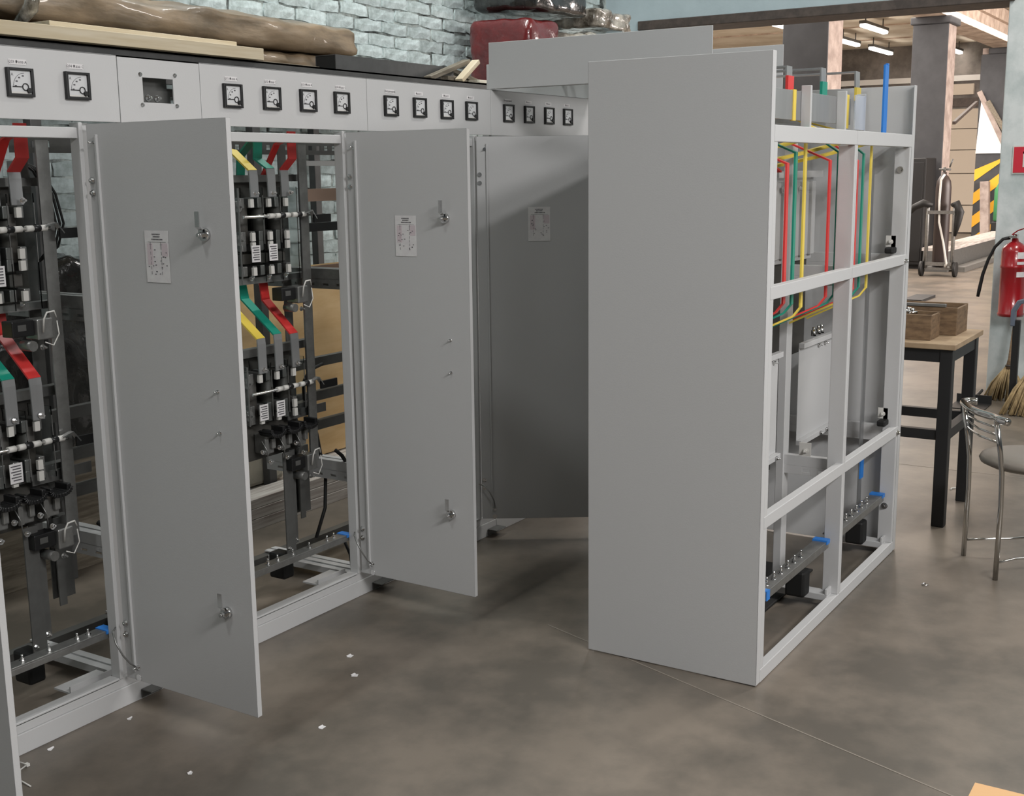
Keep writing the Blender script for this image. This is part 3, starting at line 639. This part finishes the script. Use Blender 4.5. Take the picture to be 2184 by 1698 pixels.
def lumpy(name, x0, x1, yc, zc, ry, rz, mt_, label, cat, seed, taper=.25, n=26, k=18, amp=.16, z_floor=None, knot=None):
    m = MB(); vs = []
    for i in range(n):
        t = i/(n-1); e = min(1, min(t, 1-t)/taper*.7+.3) if taper else 1
        for j in range(k):
            a = 2*math.pi*j/k; sg = lambda q: math.copysign(abs(q)**.62, q)
            f = e*(1+amp*noise.noise(V((t*7+seed, math.cos(a)*1.4, math.sin(a)*1.4)))+amp*.5*noise.noise(V((t*19+seed, math.cos(a)*4, math.sin(a)*4))))
            z = zc+sg(math.sin(a))*rz*f
            if z_floor is not None: z = max(z_floor, z)
            vs.append((x0+(x1-x0)*t+.03*noise.noise(V((t*5, a, seed))), yc+sg(math.cos(a))*ry*f, z))
    fs = [(i*k+j, (i+1)*k+j, (i+1)*k+(j+1) % k, i*k+(j+1) % k) for i in range(n-1) for j in range(k)]
    fs += [tuple(range(k)), tuple(reversed([(n-1)*k+j for j in range(k)]))]
    m.add(vs, fs, 0, True); o = m.build(name, mt_); return tag(o, label, cat)
lumpy('wrapped_bundle', 3.12, 5.40, 4.46, 2.305, .16, .085, kraft, 'long brown film-wrapped bundle lying on top of the rack', 'bundle', 3.1, .05, n=70, k=22, amp=.20, z_floor=2.232)
lumpy('wrapped_bundle', 4.3, 5.32, 4.46, 2.168, .15, .06, kraft, 'flatter brown wrapped bundle under the right end of the long one', 'bundle', 8.4, .06, n=40, k=22, amp=.2, z_floor=2.122)
lumpy('wrapped_bundle', 3.2, 4.35, 4.60, 2.50, .10, .10, kraft, 'upper brown wrapped roll resting on the long bundle against the bricks', 'bundle', 5.7, .35, n=44, amp=.22)
plank(3.15, 4.25, 4.33, 4.60, 2.121, 2.215, boxwood, 'stack board under the wrapped bundles on the rack', name='board')
lumpy('wrapped_roll', 2.3, 3.1, 4.38, 2.26, .17, .135, darkfilm, 'dark film-wrapped roll at the left end of the rack', 'bundle', 12.2, .2, n=40, z_floor=2.122)
o = MB(); o.tube([(3.17, 4.30, 2.21), (3.19, 4.24, 2.27), (3.20, 4.23, 2.33), (3.19, 4.28, 2.38)], [.022, .03, .03, .02], 10).build('tape_roll', clearfilm, label='crumpled clear film knot at the end of the dark wrapped roll', cat='film')
t = thing('steel_tray', (5.4, 4.2, 2.122), 'dark open-ended steel channel lying on the rack right of the brown bundle', 'tray')
MB().box(4.86, 5.9, 4.10, 4.104, 2.122, 2.205).box(4.86, 5.9, 4.23, 4.234, 2.122, 2.205).box(4.86, 5.9, 4.104, 4.23, 2.201, 2.205).box(4.86, 5.9, 4.104, 4.23, 2.122, 2.126).build('tray_body', rackm, t)
B(4.861, 4.87, 4.105, 4.229, 2.127, 2.20).build('hollow_shade', dark, t)  # dark block in place of the shade inside the open end
plank(5.42, 6.1, 4.27, 4.42, 2.122, 2.16, rackm, 'flat dark steel profile on the rack behind the steel channel', name='steel_profile', cat='profile')
plank(5.25, 6.25, 4.30, 4.40, 2.162, 2.215, oldwood, 'rough grey plank lying over the steel profiles near the bricks', rot=(0, .015, .03))
for k, (x, y, z, l, rz, ry, mm_, lb) in enumerate(((5.80, 4.07, 2.185, .46, .08, -.27, oldwood, 'mottled broken batten propped up at the left of the scrap heap'), (5.95, 4.035, 2.185, .23, .06, -.55, pine, 'short white batten leaning steeply on the scrap heap'), (6.12, 4.10, 2.14, .4, -.3, .30, oldwood, 'grey batten end sloping down by the bridge corner'), (5.98, 4.12, 2.135, .42, .2, .02, oldwood, 'flat grey batten at the bottom of the scrap heap'))):
    plank(x-l/2, x+l/2, y-.025, y+.025, z-.012, z+.012, mm_, lb, name='wood_batten', rot=(0, ry, rz), cat='batten')
tag(B(6.02, 6.16, 4.0, 4.08, 2.122, 2.14).build('wood_offcut', foam, bevel=.003), 'small white offcut lying at the foot of the scrap heap', 'offcut')
# red and clear wrapped packs at the far end of the rack
def pack(name, x0, x1, y0, y1, z0, z1, mt_, label, seed, amp=.03, cat='package', nd=14):
    bmm = bmesh.new(); bmesh.ops.create_cube(bmm, size=1)
    for v in bmm.verts: v.co = V((x0+(x1-x0)*(v.co.x+.5), y0+(y1-y0)*(v.co.y+.5), z0+(z1-z0)*(v.co.z+.5)))
    bmesh.ops.subdivide_edges(bmm, edges=bmm.edges[:], cuts=nd, use_grid_fill=True)
    c = V(((x0+x1)/2, (y0+y1)/2, (z0+z1)/2)); h = V(((x1-x0)/2, (y1-y0)/2, (z1-z0)/2))
    for v in bmm.verts:
        q = v.co-c; l = V((q.x/h.x, q.y/h.y, q.z/h.z)); r = (abs(l.x)**9+abs(l.y)**9+abs(l.z)**9)**(1/9)
        q = V((q.x/r, q.y/r, q.z/r)); v.co = c+q*(1+amp*noise.noise(v.co*6+V((seed, 0, 0)))*2+amp*noise.noise(v.co*17+V((0, seed, 0))))
        if v.co.z < z0: v.co.z = z0
    m = MB(); m.add([v.co.copy() for v in bmm.verts], [[q.index for q in f.verts] for f in bmm.faces], 0, True); bmm.free()
    o = m.build(name, mt_); return tag(o, label, cat)
pack('wrapped_package', 6.75, 7.18, 4.10, 4.58, 2.122, 2.58, redfilm, 'red package in stretch film above the busbar bridge', 1.3)
pack('wrapped_package', 7.26, 8.35, 4.06, 4.60, 2.122, 2.54, clearfilm, 'shiny clear-film package right of the red one by the wall corner', 4.2, .05, nd=20)
pack('wrapped_package', 6.80, 7.6, 4.12, 4.60, 2.63, 2.95, darkfilm, 'dark film-wrapped package on top of the red package', 9.1, .04)
pack('wrapped_package', 7.70, 8.3, 4.14, 4.58, 2.60, 2.73, clearfilm, 'crumpled film-wrapped package lying on the shiny clear package', 6.6, .08, nd=18)
lumpy('film_tangle', 8.25, 8.43, 4.04, 2.47, .09, .12, darkfilm, 'tangle of dark film hanging at the right end of the clear package', 'film', 17.3, .3, n=16, amp=.5) if False else None
# things stored on the floor under the rack
for k, (y0, y1, z0, z1, lb) in enumerate(((3.86, 4.0, 0, .05, 'lowest white painted plank on the floor behind the middle cabinet'), (3.865, 4.0, .052, .10, 'middle white painted plank of the floor stack'), (3.87, 4.01, .102, .145, 'topmost white painted plank of the floor stack'), (4.07, 4.25, 0, .12, 'thick white painted plank at the back of the floor stack'))):
    plank(3.55, 5.6, y0, y1, z0, z1, whplank, lb, rot=(0, 0, .006*k))
tag(B(3.98, 4.32, 4.075, 4.25, .125, .345).build('foam_block', foam, bevel=.02), 'off-white foam block resting on the white planks under the rack', 'foam')
p = plank(4.22, 5.25, 4.27, 4.285, .125, 1.14, ply, 'sheet of raw plywood leaning under the rack behind the middle cabinet', name='plywood_sheet', rot=(-.06, 0, 0))
p = plank(3.70, 4.21, 4.27, 4.30, .35, 1.12, foam, 'white foam sheet standing left of the plywood under the rack', name='foam_sheet', rot=(-.06, 0, 0))
plank(3.60, 4.25, 4.33, 4.60, 0, .34, oldwood, 'low wooden crate under the white foam sheet', name='crate', cat='crate')
plank(4.3, 5.2, 4.36, 4.6, 0, .12, oldwood, 'wooden bearer under the plywood sheet', name='bearer', cat='board')
pack('wrapped_package', 2.75, 3.45, 4.08, 4.55, .50, 1.28, darkfilm, 'big dark film-wrapped package under the rack behind the left cabinet', 2.7, .07, nd=22)
plank(2.7, 3.5, 4.1, 4.6, 0, .50, oldwood, 'wooden crate carrying the big dark package under the rack', name='crate', cat='crate')
for z in (.62, .95, 1.22): pass

# ================================================================== RIGHT SIDE: bench, boxes, chair, extinguisher, brooms
t = thing('workbench', (5.76, 1.7, 0), 'small workbench with chipboard top on black square steel legs', 'table')
B(5.46, 6.05, 1.145, 2.3, .815, .84).build('tabletop', tabletop, t, bevel=.003)
for x in (5.48, 5.975):
    for y in (1.16, 2.23): B(x, x+.055, y, y+.055, 0, .814).build('leg', blacksteel, t, bevel=.003)
    B(x+.005, x+.05, 1.216, 2.229, .755, .814).build('apron_rail', blacksteel, t); B(x+.01, x+.045, 1.216, 2.229, .40, .445).build('stretcher', blacksteel, t)
for y in (1.165, 2.235): B(5.536, 5.974, y, y+.045, .755, .814).build('apron_rail', blacksteel, t); B(5.536, 5.974, y, y+.04, .40, .445).build('stretcher', blacksteel, t)
def crate(x0, x1, y0, y1, z0, h, label):
    t = thing('wooden_box', ((x0+x1)/2, (y0+y1)/2, z0), label, 'box'); w = .012
    B(x0, x0+w, y0, y1, z0, z0+h).build('side_board', boxwood, t, bevel=.002); B(x1-w, x1, y0, y1, z0, z0+h).build('side_board', boxwood, t, bevel=.002)
    B(x0+w, x1-w, y0, y0+w, z0, z0+h*.97).build('end_board', boxwood, t, bevel=.002); B(x0+w, x1-w, y1-w, y1, z0, z0+h*.97).build('end_board', boxwood, t, bevel=.002)
    B(x0+w, x1-w, y0+w, y1-w, z0, z0+.01).build('bottom_board', boxwood, t); return t
b1 = crate(5.55, 5.72, 1.275, 1.72, .84, .115, 'front worn wooden box on the bench holding small white parts')
b2 = crate(5.76, 5.99, 1.21, 1.70, .84, .13, 'rear wooden box on the bench with a bar along its rim')
m = MB(); r = random.Random(3)
for k in range(26):
    p = V((r.uniform(5.58, 5.69), r.uniform(1.36, 1.56), .935+r.uniform(0, .035))); q = p+V((r.uniform(-.03, .03), r.uniform(-.03, .03), r.uniform(-.01, .01)))
    m.cyl(p, q, .008, 6)
tag(m.build('fastener_heap', chrome, kind='stuff'), 'heap of small bright fasteners in the front wooden box', 'fasteners')
tag(MB().cyl((5.57, 1.6, .853), (5.70, 1.34, .853), .012, 8).cyl((5.60, 1.65, .86), (5.68, 1.42, .935), .01, 8).build('bolt_rod', steel), 'dark steel rod lying inside the front wooden box', 'rod')
tag(B(5.755, 5.772, 1.26, 1.7, .971, .985).build('steel_bar', galv, bevel=.002), 'thin steel bar resting on the rim of the rear wooden box', 'bar')
# chrome chair
t = thing('chrome_chair', (5.15, .75, 0), 'chrome tube chair with a round grey vinyl seat beside the workbench', 'chair')
A0, B0 = V((4.86, .82, 0)), V((5.116, .994, 0)); mid = (A0+B0)/2; ax = (B0-A0).normalized(); fwd = V((ax.y, -ax.x, 0)); up = V((0, 0, 1)); R = .0105
sc = mid+fwd*.19
bends = [(0, .0), (.30, .004), (.43, .0), (.52, -.012), (.645, -.035)]
for P0, dx in ((A0, .0), (B0, .0)):
    MB().tube([P0+up*z+fwd*q for z, q in bends], R, 10).build('back_leg', chromeleg, t)
for P0 in (A0, B0):
    f = P0+fwd*.34+(P0-mid)*.15
    MB().tube([f, f+up*.40-fwd*.01, f+up*.415-fwd*.04], R, 10).build('front_leg', chromeleg, t)
top = up*.653-fwd*.035
rail = [A0+top-ax*.075+fwd*.012, A0+top-ax*.03, A0+top+ax*.03, mid+top-fwd*.02, B0+top+ax*.0, B0+top+fwd*.02+ax*.04, B0+top+fwd*.04+ax*.05, B0+top+fwd*.07+ax*.035]
rl = []
for i in range(len(rail)-1):
    p0, p1, p2, p3 = rail[max(0, i-1)], rail[i], rail[i+1], rail[min(len(rail)-1, i+2)]
    for k in range(6):
        u = k/6; rl.append(.5*((2*p1)+(p2-p0)*u+(2*p0-5*p1+4*p2-p3)*u*u+(3*p1-p0-3*p2+p3)*u**3))
rl.append(rail[-1])
MB().tube(rl, .015, 12).build('back_rail', chromeleg, t)
for z in (.555, .585, .615): 
    q = -.012-(z-.52)*.18
    MB().tube([A0+up*z+fwd*q, mid+up*(z-.004)+fwd*(q-.012), B0+up*z+fwd*q], .0045, 8).build('back_rung', chromeleg, t)
m = MB(); n = 32; prof = [(0, .418), (.10, .416), (.16, .42), (.195, .436), (.20, .448), (.192, .462), (.16, .472), (.10, .476), (0, .478)]
vs = [(sc.x+r_*math.cos(2*math.pi*j/n), sc.y+r_*math.sin(2*math.pi*j/n), z) for r_, z in prof[1:-1] for j in range(n)]
fs = [(i*n+j, i*n+(j+1) % n, (i+1)*n+(j+1) % n, (i+1)*n+j) for i in range(len(prof)-3) for j in range(n)]+[tuple(reversed(range(n))), tuple(range((len(prof)-3)*n, (len(prof)-2)*n))]
m.add(vs, fs, 0, True); m.build('seat', seatm, t)
def arc(c, r_, a0, a1, z): return [V((c.x+r_*math.cos(a0+(a1-a0)*k/14), c.y+r_*math.sin(a0+(a1-a0)*k/14), z)) for k in range(15)]
fa = math.atan2(fwd.y, fwd.x)
for P0, sg in ((A0, -1), (B0, 1)):
    f = P0+fwd*.34+(P0-mid)*.15
    MB().tube([P0+up*.07, P0.lerp(f, .25)+up*.078-(mid-P0).normalized()*-.03, P0.lerp(f, .5)+up*.08+(mid-P0).normalized()*.045, P0.lerp(f, .75)+up*.078+(mid-P0).normalized()*.03, f+up*.07], .005, 8).build('side_rung', chromeleg, t)
# fire extinguisher on the wall, sign above
t = thing('fire_extinguisher', (8.9, 1.53, .60), 'red fire extinguisher hanging on the pale wall beside the opening', 'extinguisher')
ex, ey = 8.885, 1.512
def lathe(m, cx, cy, prof, n=24, k=0, sm=True):
    vs = [(cx+r_*math.cos(2*math.pi*j/n), cy+r_*math.sin(2*math.pi*j/n), z) for r_, z in prof for j in range(n)]
    fs = [(i*n+j, i*n+(j+1) % n, (i+1)*n+(j+1) % n, (i+1)*n+j) for i in range(len(prof)-1) for j in range(n)]
    fs += [tuple(reversed(range(n))), tuple(range((len(prof)-1)*n, len(prof)*n))]
    m.add(vs, fs, k, sm); return m
lathe(MB(), ex, ey, [(.085, .585), (.088, .60), (.088, .605), (.083, .61), (.083, .915), (.087, .92), (.087, .935), (.083, .94), (.083, 1.03), (.078, 1.055), (.05, 1.085), (.025, 1.10), (.02, 1.12)]).build('cylinder', extred, t)
m = MB()
for z0, z1, k in ((.985, 1.03, 0), (.945, .965, 0), (.86, .895, 0)):
    for j in range(6):
        a0, a1 = math.radians(205+j*11), math.radians(216+j*11); q = .0845
        vs = [(ex+q*math.cos(a), ey+q*math.sin(a), z) for a, z in ((a0, z0), (a1, z0), (a1, z1), (a0, z1))]; vs += [(ex+(v[0]-ex)*.97, ey+(v[1]-ey)*.97, v[2]) for v in vs]
        m.add(vs, [(0, 1, 2, 3), (0, 4, 5, 1), (2, 6, 7, 3), (1, 5, 6, 2), (3, 7, 4, 0)], k)
m.build('paper_label', paper, t)
MB().cyl((ex, ey, 1.115), (ex, ey, 1.15), .02, 12).box(ex-.05, ex+.02, ey-.02, ey+.03, 1.125, 1.14).build('valve', chrome, t)
MB().strip([(ex-.01, ey+.02, 1.145), (ex-.03, ey-.02, 1.175), (ex-.06, ey-.09, 1.20)], (1, 0, 0), .025, .008).build('squeeze_lever', extred, t, bevel=.002)
MB().tube([(ex-.01, ey+.03, 1.125), (ex-.02, ey+.075, 1.115), (ex-.02, ey+.125, 1.06), (ex-.015, ey+.165, .97), (ex-.01, ey+.195, .87), (ex, ey+.215, .76), (ex, ey+.222, .71)], [.012, .011, .011, .011, .012, .013, .011], 10).build('hose', rubber, t)
B(ex+.02, 8.998, ey-.03, ey+.03, .95, 1.0).build('wall_bracket', steel, t)
t = thing('fire_sign', (8.995, 1.47, 1.57), 'red square fire safety sign with white border on the pale wall', 'sign')
B(8.993, 8.998, 1.36, 1.582, 1.555, 1.745).build('sign_board', white, t); B(8.990, 8.993, 1.368, 1.574, 1.563, 1.737).build('red_field', signred, t)
MB().box(8.988, 8.990, 1.494, 1.513, 1.60, 1.705).box(8.988, 8.990, 1.46, 1.513, 1.69, 1.705).box(8.988, 8.990, 1.40, 1.45, 1.60, 1.66).build('white_symbol', white, t)
def broom(x, y, lean, label, h=.55, rot=0):
    t = thing('corn_broom', (x, y, 0), label, 'broom'); d = V(lean); top = V((x, y, 0))+d
    m = MB(); r = random.Random(int(x*97+y*31)); b = V((x, y, .0))+d*.42
    for k in range(90):
        a = r.uniform(0, 6.28); q = r.uniform(.2, 1)**.5
        e = V((x+math.cos(a)*.05*q, y+math.sin(a)*.15*q, r.uniform(.0, .012))); s_ = b+V((math.cos(a)*.014, math.sin(a)*.022, 0))
        m.tube([s_, s_.lerp(e, .5)+V((math.cos(a)*.008, math.sin(a)*.018, 0)), e], [.004, .006, .005], 4)
    m.build('bristles', straw, t, kind='stuff')
    MB().tube([b-d*.03, b+d*.10, top], [.024, .014, .011], 10).build('handle', boxwood, t)
    MB().cyl(b+d*.0, b+d*.02, .027, 10).build('binding', rust, t)
broom(8.80, 1.50, (.10, -.02, .56), 'straw broom standing under the extinguisher against the wall', )
broom(8.30, 1.30, (.42, -.10, .75), 'straw broom nearest to the viewer at the right picture edge')
t = thing('tool_rest', (8.30, 1.33, 0), 'black post with a blue-grey curved grip in front of the brooms', 'post')
MB().box(8.52, 8.56, 1.385, 1.43, .02, .60).box(8.47, 8.60, 1.36, 1.45, 0, .02).build('post', blacksteel, t, bevel=.004)
MB().strip([(8.54, 1.432, .56), (8.54, 1.432, .66), (8.54, 1.40, .72), (8.54, 1.30, .75), (8.54, 1.15, .755)], (1, 0, 0), .06, .03).build('grip', bluegrey, t, bevel=.006)
t = thing('dustpan', (8.55, 1.66, 0), 'flat dark dustpan lying on the floor beside the pale wall end', 'dustpan')
MB().box(8.35, 8.62, 1.55, 1.78, .0, .006).box(8.61, 8.62, 1.55, 1.78, .006, .06).build('pan', blacksteel, t); MB().cyl((8.62, 1.665, .03), (8.86, 1.665, .05), .012, 8).build('handle', blacksteel, t)
t = thing('cardboard_box', (2.3, .26, 0), 'brown cardboard box in the lower right corner of the picture', 'box')
B(2.16, 2.562, .02, .446, 0, .296).build('box_body', cardb, t, bevel=.004); B(2.16, 2.562, .02, .232, .296, .300).build('flap', cardb, t); B(2.16, 2.562, .234, .446, .296, .300).build('flap', cardb, t)
# litter on the floor
for k, (x, y, rz, w_, h_, lb) in enumerate(((2.962, 2.534, .2, .022, .016, 'white paper scrap on the floor by the open door, the farther of two'), (2.846, 2.418, .5, .020, .020, 'folded white paper scrap on the floor, the nearer of two by the shadow edge'), (2.504, 2.261, .1, .020, .014, 'white paper scrap on the lit floor near the picture bottom'), (2.106, 2.388, .6, .015, .01, 'small white paper scrap at the bottom left of the floor'), (2.001, 2.84, .5, .022, .008, 'narrow white paper strip beside the left plinth'), (2.251, 2.80, .6, .02, .007, 'narrow white paper strip below the left floor clip'))):
    m = MB().box(-w_/2, w_/2, -h_/2, h_/2, 0, .0008, X=Matrix.Translation((x, y, .0004)) @ Matrix.Rotation(rz, 4, 'Z'))
    m.add([(x-w_/2, y, .001), (x+w_/2, y+.002, .001), (x+w_/2, y+h_/2, .004), (x-w_/2, y+h_/2, .004)], [(0, 1, 2, 3)])
    tag(m.build('paper_scrap', paper), lb, 'paper')
tag(MB().tube([(1.83, 2.70, .003), (1.835, 2.75, .004), (1.87, 2.80, .006), (1.90, 2.81, .005)], .0022, 6).box(1.895, 1.905, 2.805, 2.817, .001, .009).tube([(1.90, 2.81, .006), (1.895, 2.84, .008)], .0018, 6).build('cable_tie', white), 'white plastic cable tie lying on the floor beside the left door edge', 'cable tie')
tag(MB().tube([(4.661+.012*math.cos(k*.62), 1.042+.012*math.sin(k*.62), .003) for k in range(10)], .002, 6).build('wire_ring', chrome), 'small bright wire ring on the floor beside the far open-backed cabinet', 'ring')
tag(MB().tube([(6.17, 1.28, .003), (6.2, 1.28, .004), (6.215, 1.265, .003)], .004, 6).build('wire_hook', white), 'short white wire offcut on the floor under the workbench', 'wire')

# ================================================================== HALL CONTENTS
def lamp(x, y, label, l=1.3):
    t = thing('tube_lamp', (x, y, 4.25), label, 'lamp')
    B(x, x+l, y-.07, y+.07, 4.30, 4.36).build('housing', steel, t, bevel=.01)
    MB().box(x+.02, x+l-.02, y-.06, y+.06, 4.24, 4.30).build('diffuser', lampm, t, bevel=.02)
    for q in (.2, l-.2): MB().cyl((x+q, y, 4.36), (x+q, y, 4.52), .012, 6).build('hanger', steel, t)
lamp(23.7, 7.0, 'lit tube lamp highest in view between the two dark columns', 1.6)
lamp(26.2, 8.2, 'lit tube lamp nearest to the right of the left dark column', 1.3)
lamp(28.3, 8.15, 'lowest of the three lit tube lamps between the columns', 1.7)
lamp(30.0-.3, 6.75, 'lit tube lamp right of the middle dark column by the striped one', 1.2)
lamp(22.3, 8.3, 'lit tube lamp just left of the left dark column', 1.0)
# gas cylinder on a trolley
gx, gy = 18.65, 4.22
t = thing('gas_trolley', (gx, gy, 0), 'two-wheeled grey steel trolley holding the gas cylinder in the hall', 'trolley')
for dy in (-.19, .19):
    MB().tube([(gx-.02, gy+dy, .12), (gx-.02, gy+dy, 1.0), (gx+.03, gy+dy, 1.08)], .028, 8).build('upright', galv, t)
    MB().cyl((gx-.03, gy+dy-.03*(1 if dy > 0 else -1)+.06*(1 if dy > 0 else -1), .11), (gx-.03, gy+dy+.075*(1 if dy > 0 else -1), .11), .11, 16).build('wheel', rubber, t)
for z in (.16, .92): B(gx-.05, gx, gy-.19, gy+.19, z, z+.05).build('cross_bar', galv, t)
B(gx-.03, gx+.3, gy-.2, gy+.2, .10, .13).build('foot_plate', galv, t)
t = thing('gas_cylinder', (gx+.14, gy+.02, .13), 'tall dark gas cylinder with a hose standing on the trolley', 'gas cylinder')
lathe(MB(), gx+.14, gy+.02, [(.108, .13), (.112, .15), (.112, 1.30), (.10, 1.40), (.06, 1.47), (.035, 1.49), (.035, 1.53)], 20).build('bottle', gasm, t)
MB().cyl((gx+.14, gy+.02, 1.53), (gx+.14, gy+.02, 1.60), .022, 8).cyl((gx+.14, gy-.07, 1.57), (gx+.14, gy+.10, 1.57), .016, 8).cyl((gx+.10, gy-.06, 1.6), (gx+.1, gy-.10, 1.72), .012, 6).build('valve', steel, t)
MB().tube([(gx+.0, gy-.02, 1.50), (gx+.0, gy+.03, 1.42), (gx+.0, gy+.04, 1.1), (gx-.03, gy+.02, .8), (gx-.05, gy-.06, .5), (gx-.06, gy-.12, .2), (gx-.05, gy-.1, .14)], .016, 8).build('hose', white, t)
tag(MB().tube([(gx-.04, gy+.12, 1.05), (gx-.06, gy+.25, 1.08), (gx-.06, gy+.38, 1.02), (gx-.06, gy+.46, .92)], [.03, .06, .05, .03], 8).build('welding_glove', rubber), 'dark glove draped over the left side of the gas trolley', 'glove')
tag(MB().tube([(gx-.04, gy-.15, 1.05), (gx-.06, gy-.22, 1.08), (gx-.06, gy-.28, .95), (gx-.06, gy-.25, .78), (gx-.06, gy-.22, .6)], [.03, .06, .06, .05, .02], 8).build('welding_torch', rubber), 'dark welding torch hanging over the right side of the gas trolley', 'torch')
t = thing('equipment_cabinet', (20.2, 5.05, 0), 'black metal equipment cabinet in front of the middle hall column', 'cabinet')
B(19.85, 20.5, 4.76, 5.4, .06, 1.75).build('body', blacksteel, t, bevel=.015); B(19.84, 19.85, 4.80, 5.36, .12, 1.68).build('door', blacksteel, t, bevel=.004); B(19.9, 20.45, 4.8, 5.36, 0, .06).build('base', blacksteel, t)
# steel stock and pallet on the hall floor
for k, (x0, x1, y0, y1, z0, z1, mm_, nm, lb) in enumerate(((19.5, 24.0, 4.02, 4.20, 0, .08, galv, 'steel_profile', 'long bright steel profile nearest on the hall floor behind the trolley'), (19.4, 24.8, 4.26, 4.64, 0, .32, steel, 'steel_profile', 'dark bundle of steel beside the bright profile on the hall floor'), (19.4, 24.85, 4.25, 4.66, .322, .37, whplank, 'sheet_stack', 'pale sheet metal lying on the dark steel bundle in the hall'))):
    plank(x0, x1, y0, y1, z0, z1, mm_, lb, name=nm, cat='steel stock')
plank(26.45, 26.62, 5.05, 5.22, 0, 1.3, colside, 'pale timber post leaning against the hazard-striped column', name='timber_post', rot=(-.07, .08, 0), cat='post')
lathe(MB(), 25.2, 4.50, [(.20, .55), (.22, .57), (.22, 1.15), (.16, 1.28), (.05, 1.32)], 20).build('green_tank', greenp, label='green tank top beside the pale wall end in the hall', cat='tank')
tag(B(25.0, 25.4, 4.30, 4.72, 0, .548).build('tank_stand', blacksteel, bevel=.02), 'dark stand under the green tank in the hall', 'stand')
t = thing('sun_patch', (26.76, 5.0, 1.86), 'white panel as a patch of sunlight on the far column above the yellow stripes', 'sun patch')
MB().add([(26.775, 5.44, 1.87), (26.775, 4.72, 1.87), (26.775, 4.80, 2.05), (26.775, 5.38, 3.0), (26.79, 5.44, 1.87), (26.79, 4.72, 1.87), (26.79, 4.80, 2.05), (26.79, 5.38, 3.0)], [(3, 2, 1, 0), (4, 5, 6, 7), (0, 1, 5, 4), (1, 2, 6, 5), (2, 3, 7, 6), (3, 0, 4, 7)]).build('panel', mat('sun patch white', (250, 248, 246), .6), t)  # white panel standing in for a patch of sunlight on the column
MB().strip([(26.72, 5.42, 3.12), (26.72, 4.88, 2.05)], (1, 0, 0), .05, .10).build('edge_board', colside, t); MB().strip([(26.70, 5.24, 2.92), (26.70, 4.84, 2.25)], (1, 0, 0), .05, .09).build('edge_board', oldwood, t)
t = thing('brace_bar', (22.3, 4.7, 2.4), 'thin dark steel bar slanting off the middle hall column', 'bar')
MB().strip([(21.24, 4.685, 2.32), (24.2, 4.95, 2.78)], (0, 1, 0), .05, .05).build('bar', rust, t)
tag(B(14.9, 15.6, 3.55, 3.78, 0, .03).build('flat_bar', blacksteel), 'dark flat offcut lying on the hall floor behind the wooden boxes', 'offcut')

# repeats share a group phrase
for o in list(C.objects):
    if o.parent or 'category' not in o: continue
    k = o.name.split('.')[0]
    g = {'column': 'square columns in the hall', 'tube_lamp': 'tube lamps under the hall ceiling', 'corn_broom': 'straw brooms by the pale wall', 'wooden_box': 'wooden boxes on the bench', 'paper_scrap': 'paper scraps on the floor', 'wrapped_package': 'film-wrapped packages on and under the rack', 'wrapped_bundle': 'brown wrapped bundles on the rack', 'wood_batten': 'battens of the scrap heap on the rack'}.get(k)
    if k == 'switchgear_cabinet': g = 'cabinets of the long row' if WORG[o.name].y > 3 else 'open-backed cabinets opposite the row'
    if k == 'plank' and 'floor' in o['label']: g = 'white planks stacked on the floor'
    if g: o['group'] = g
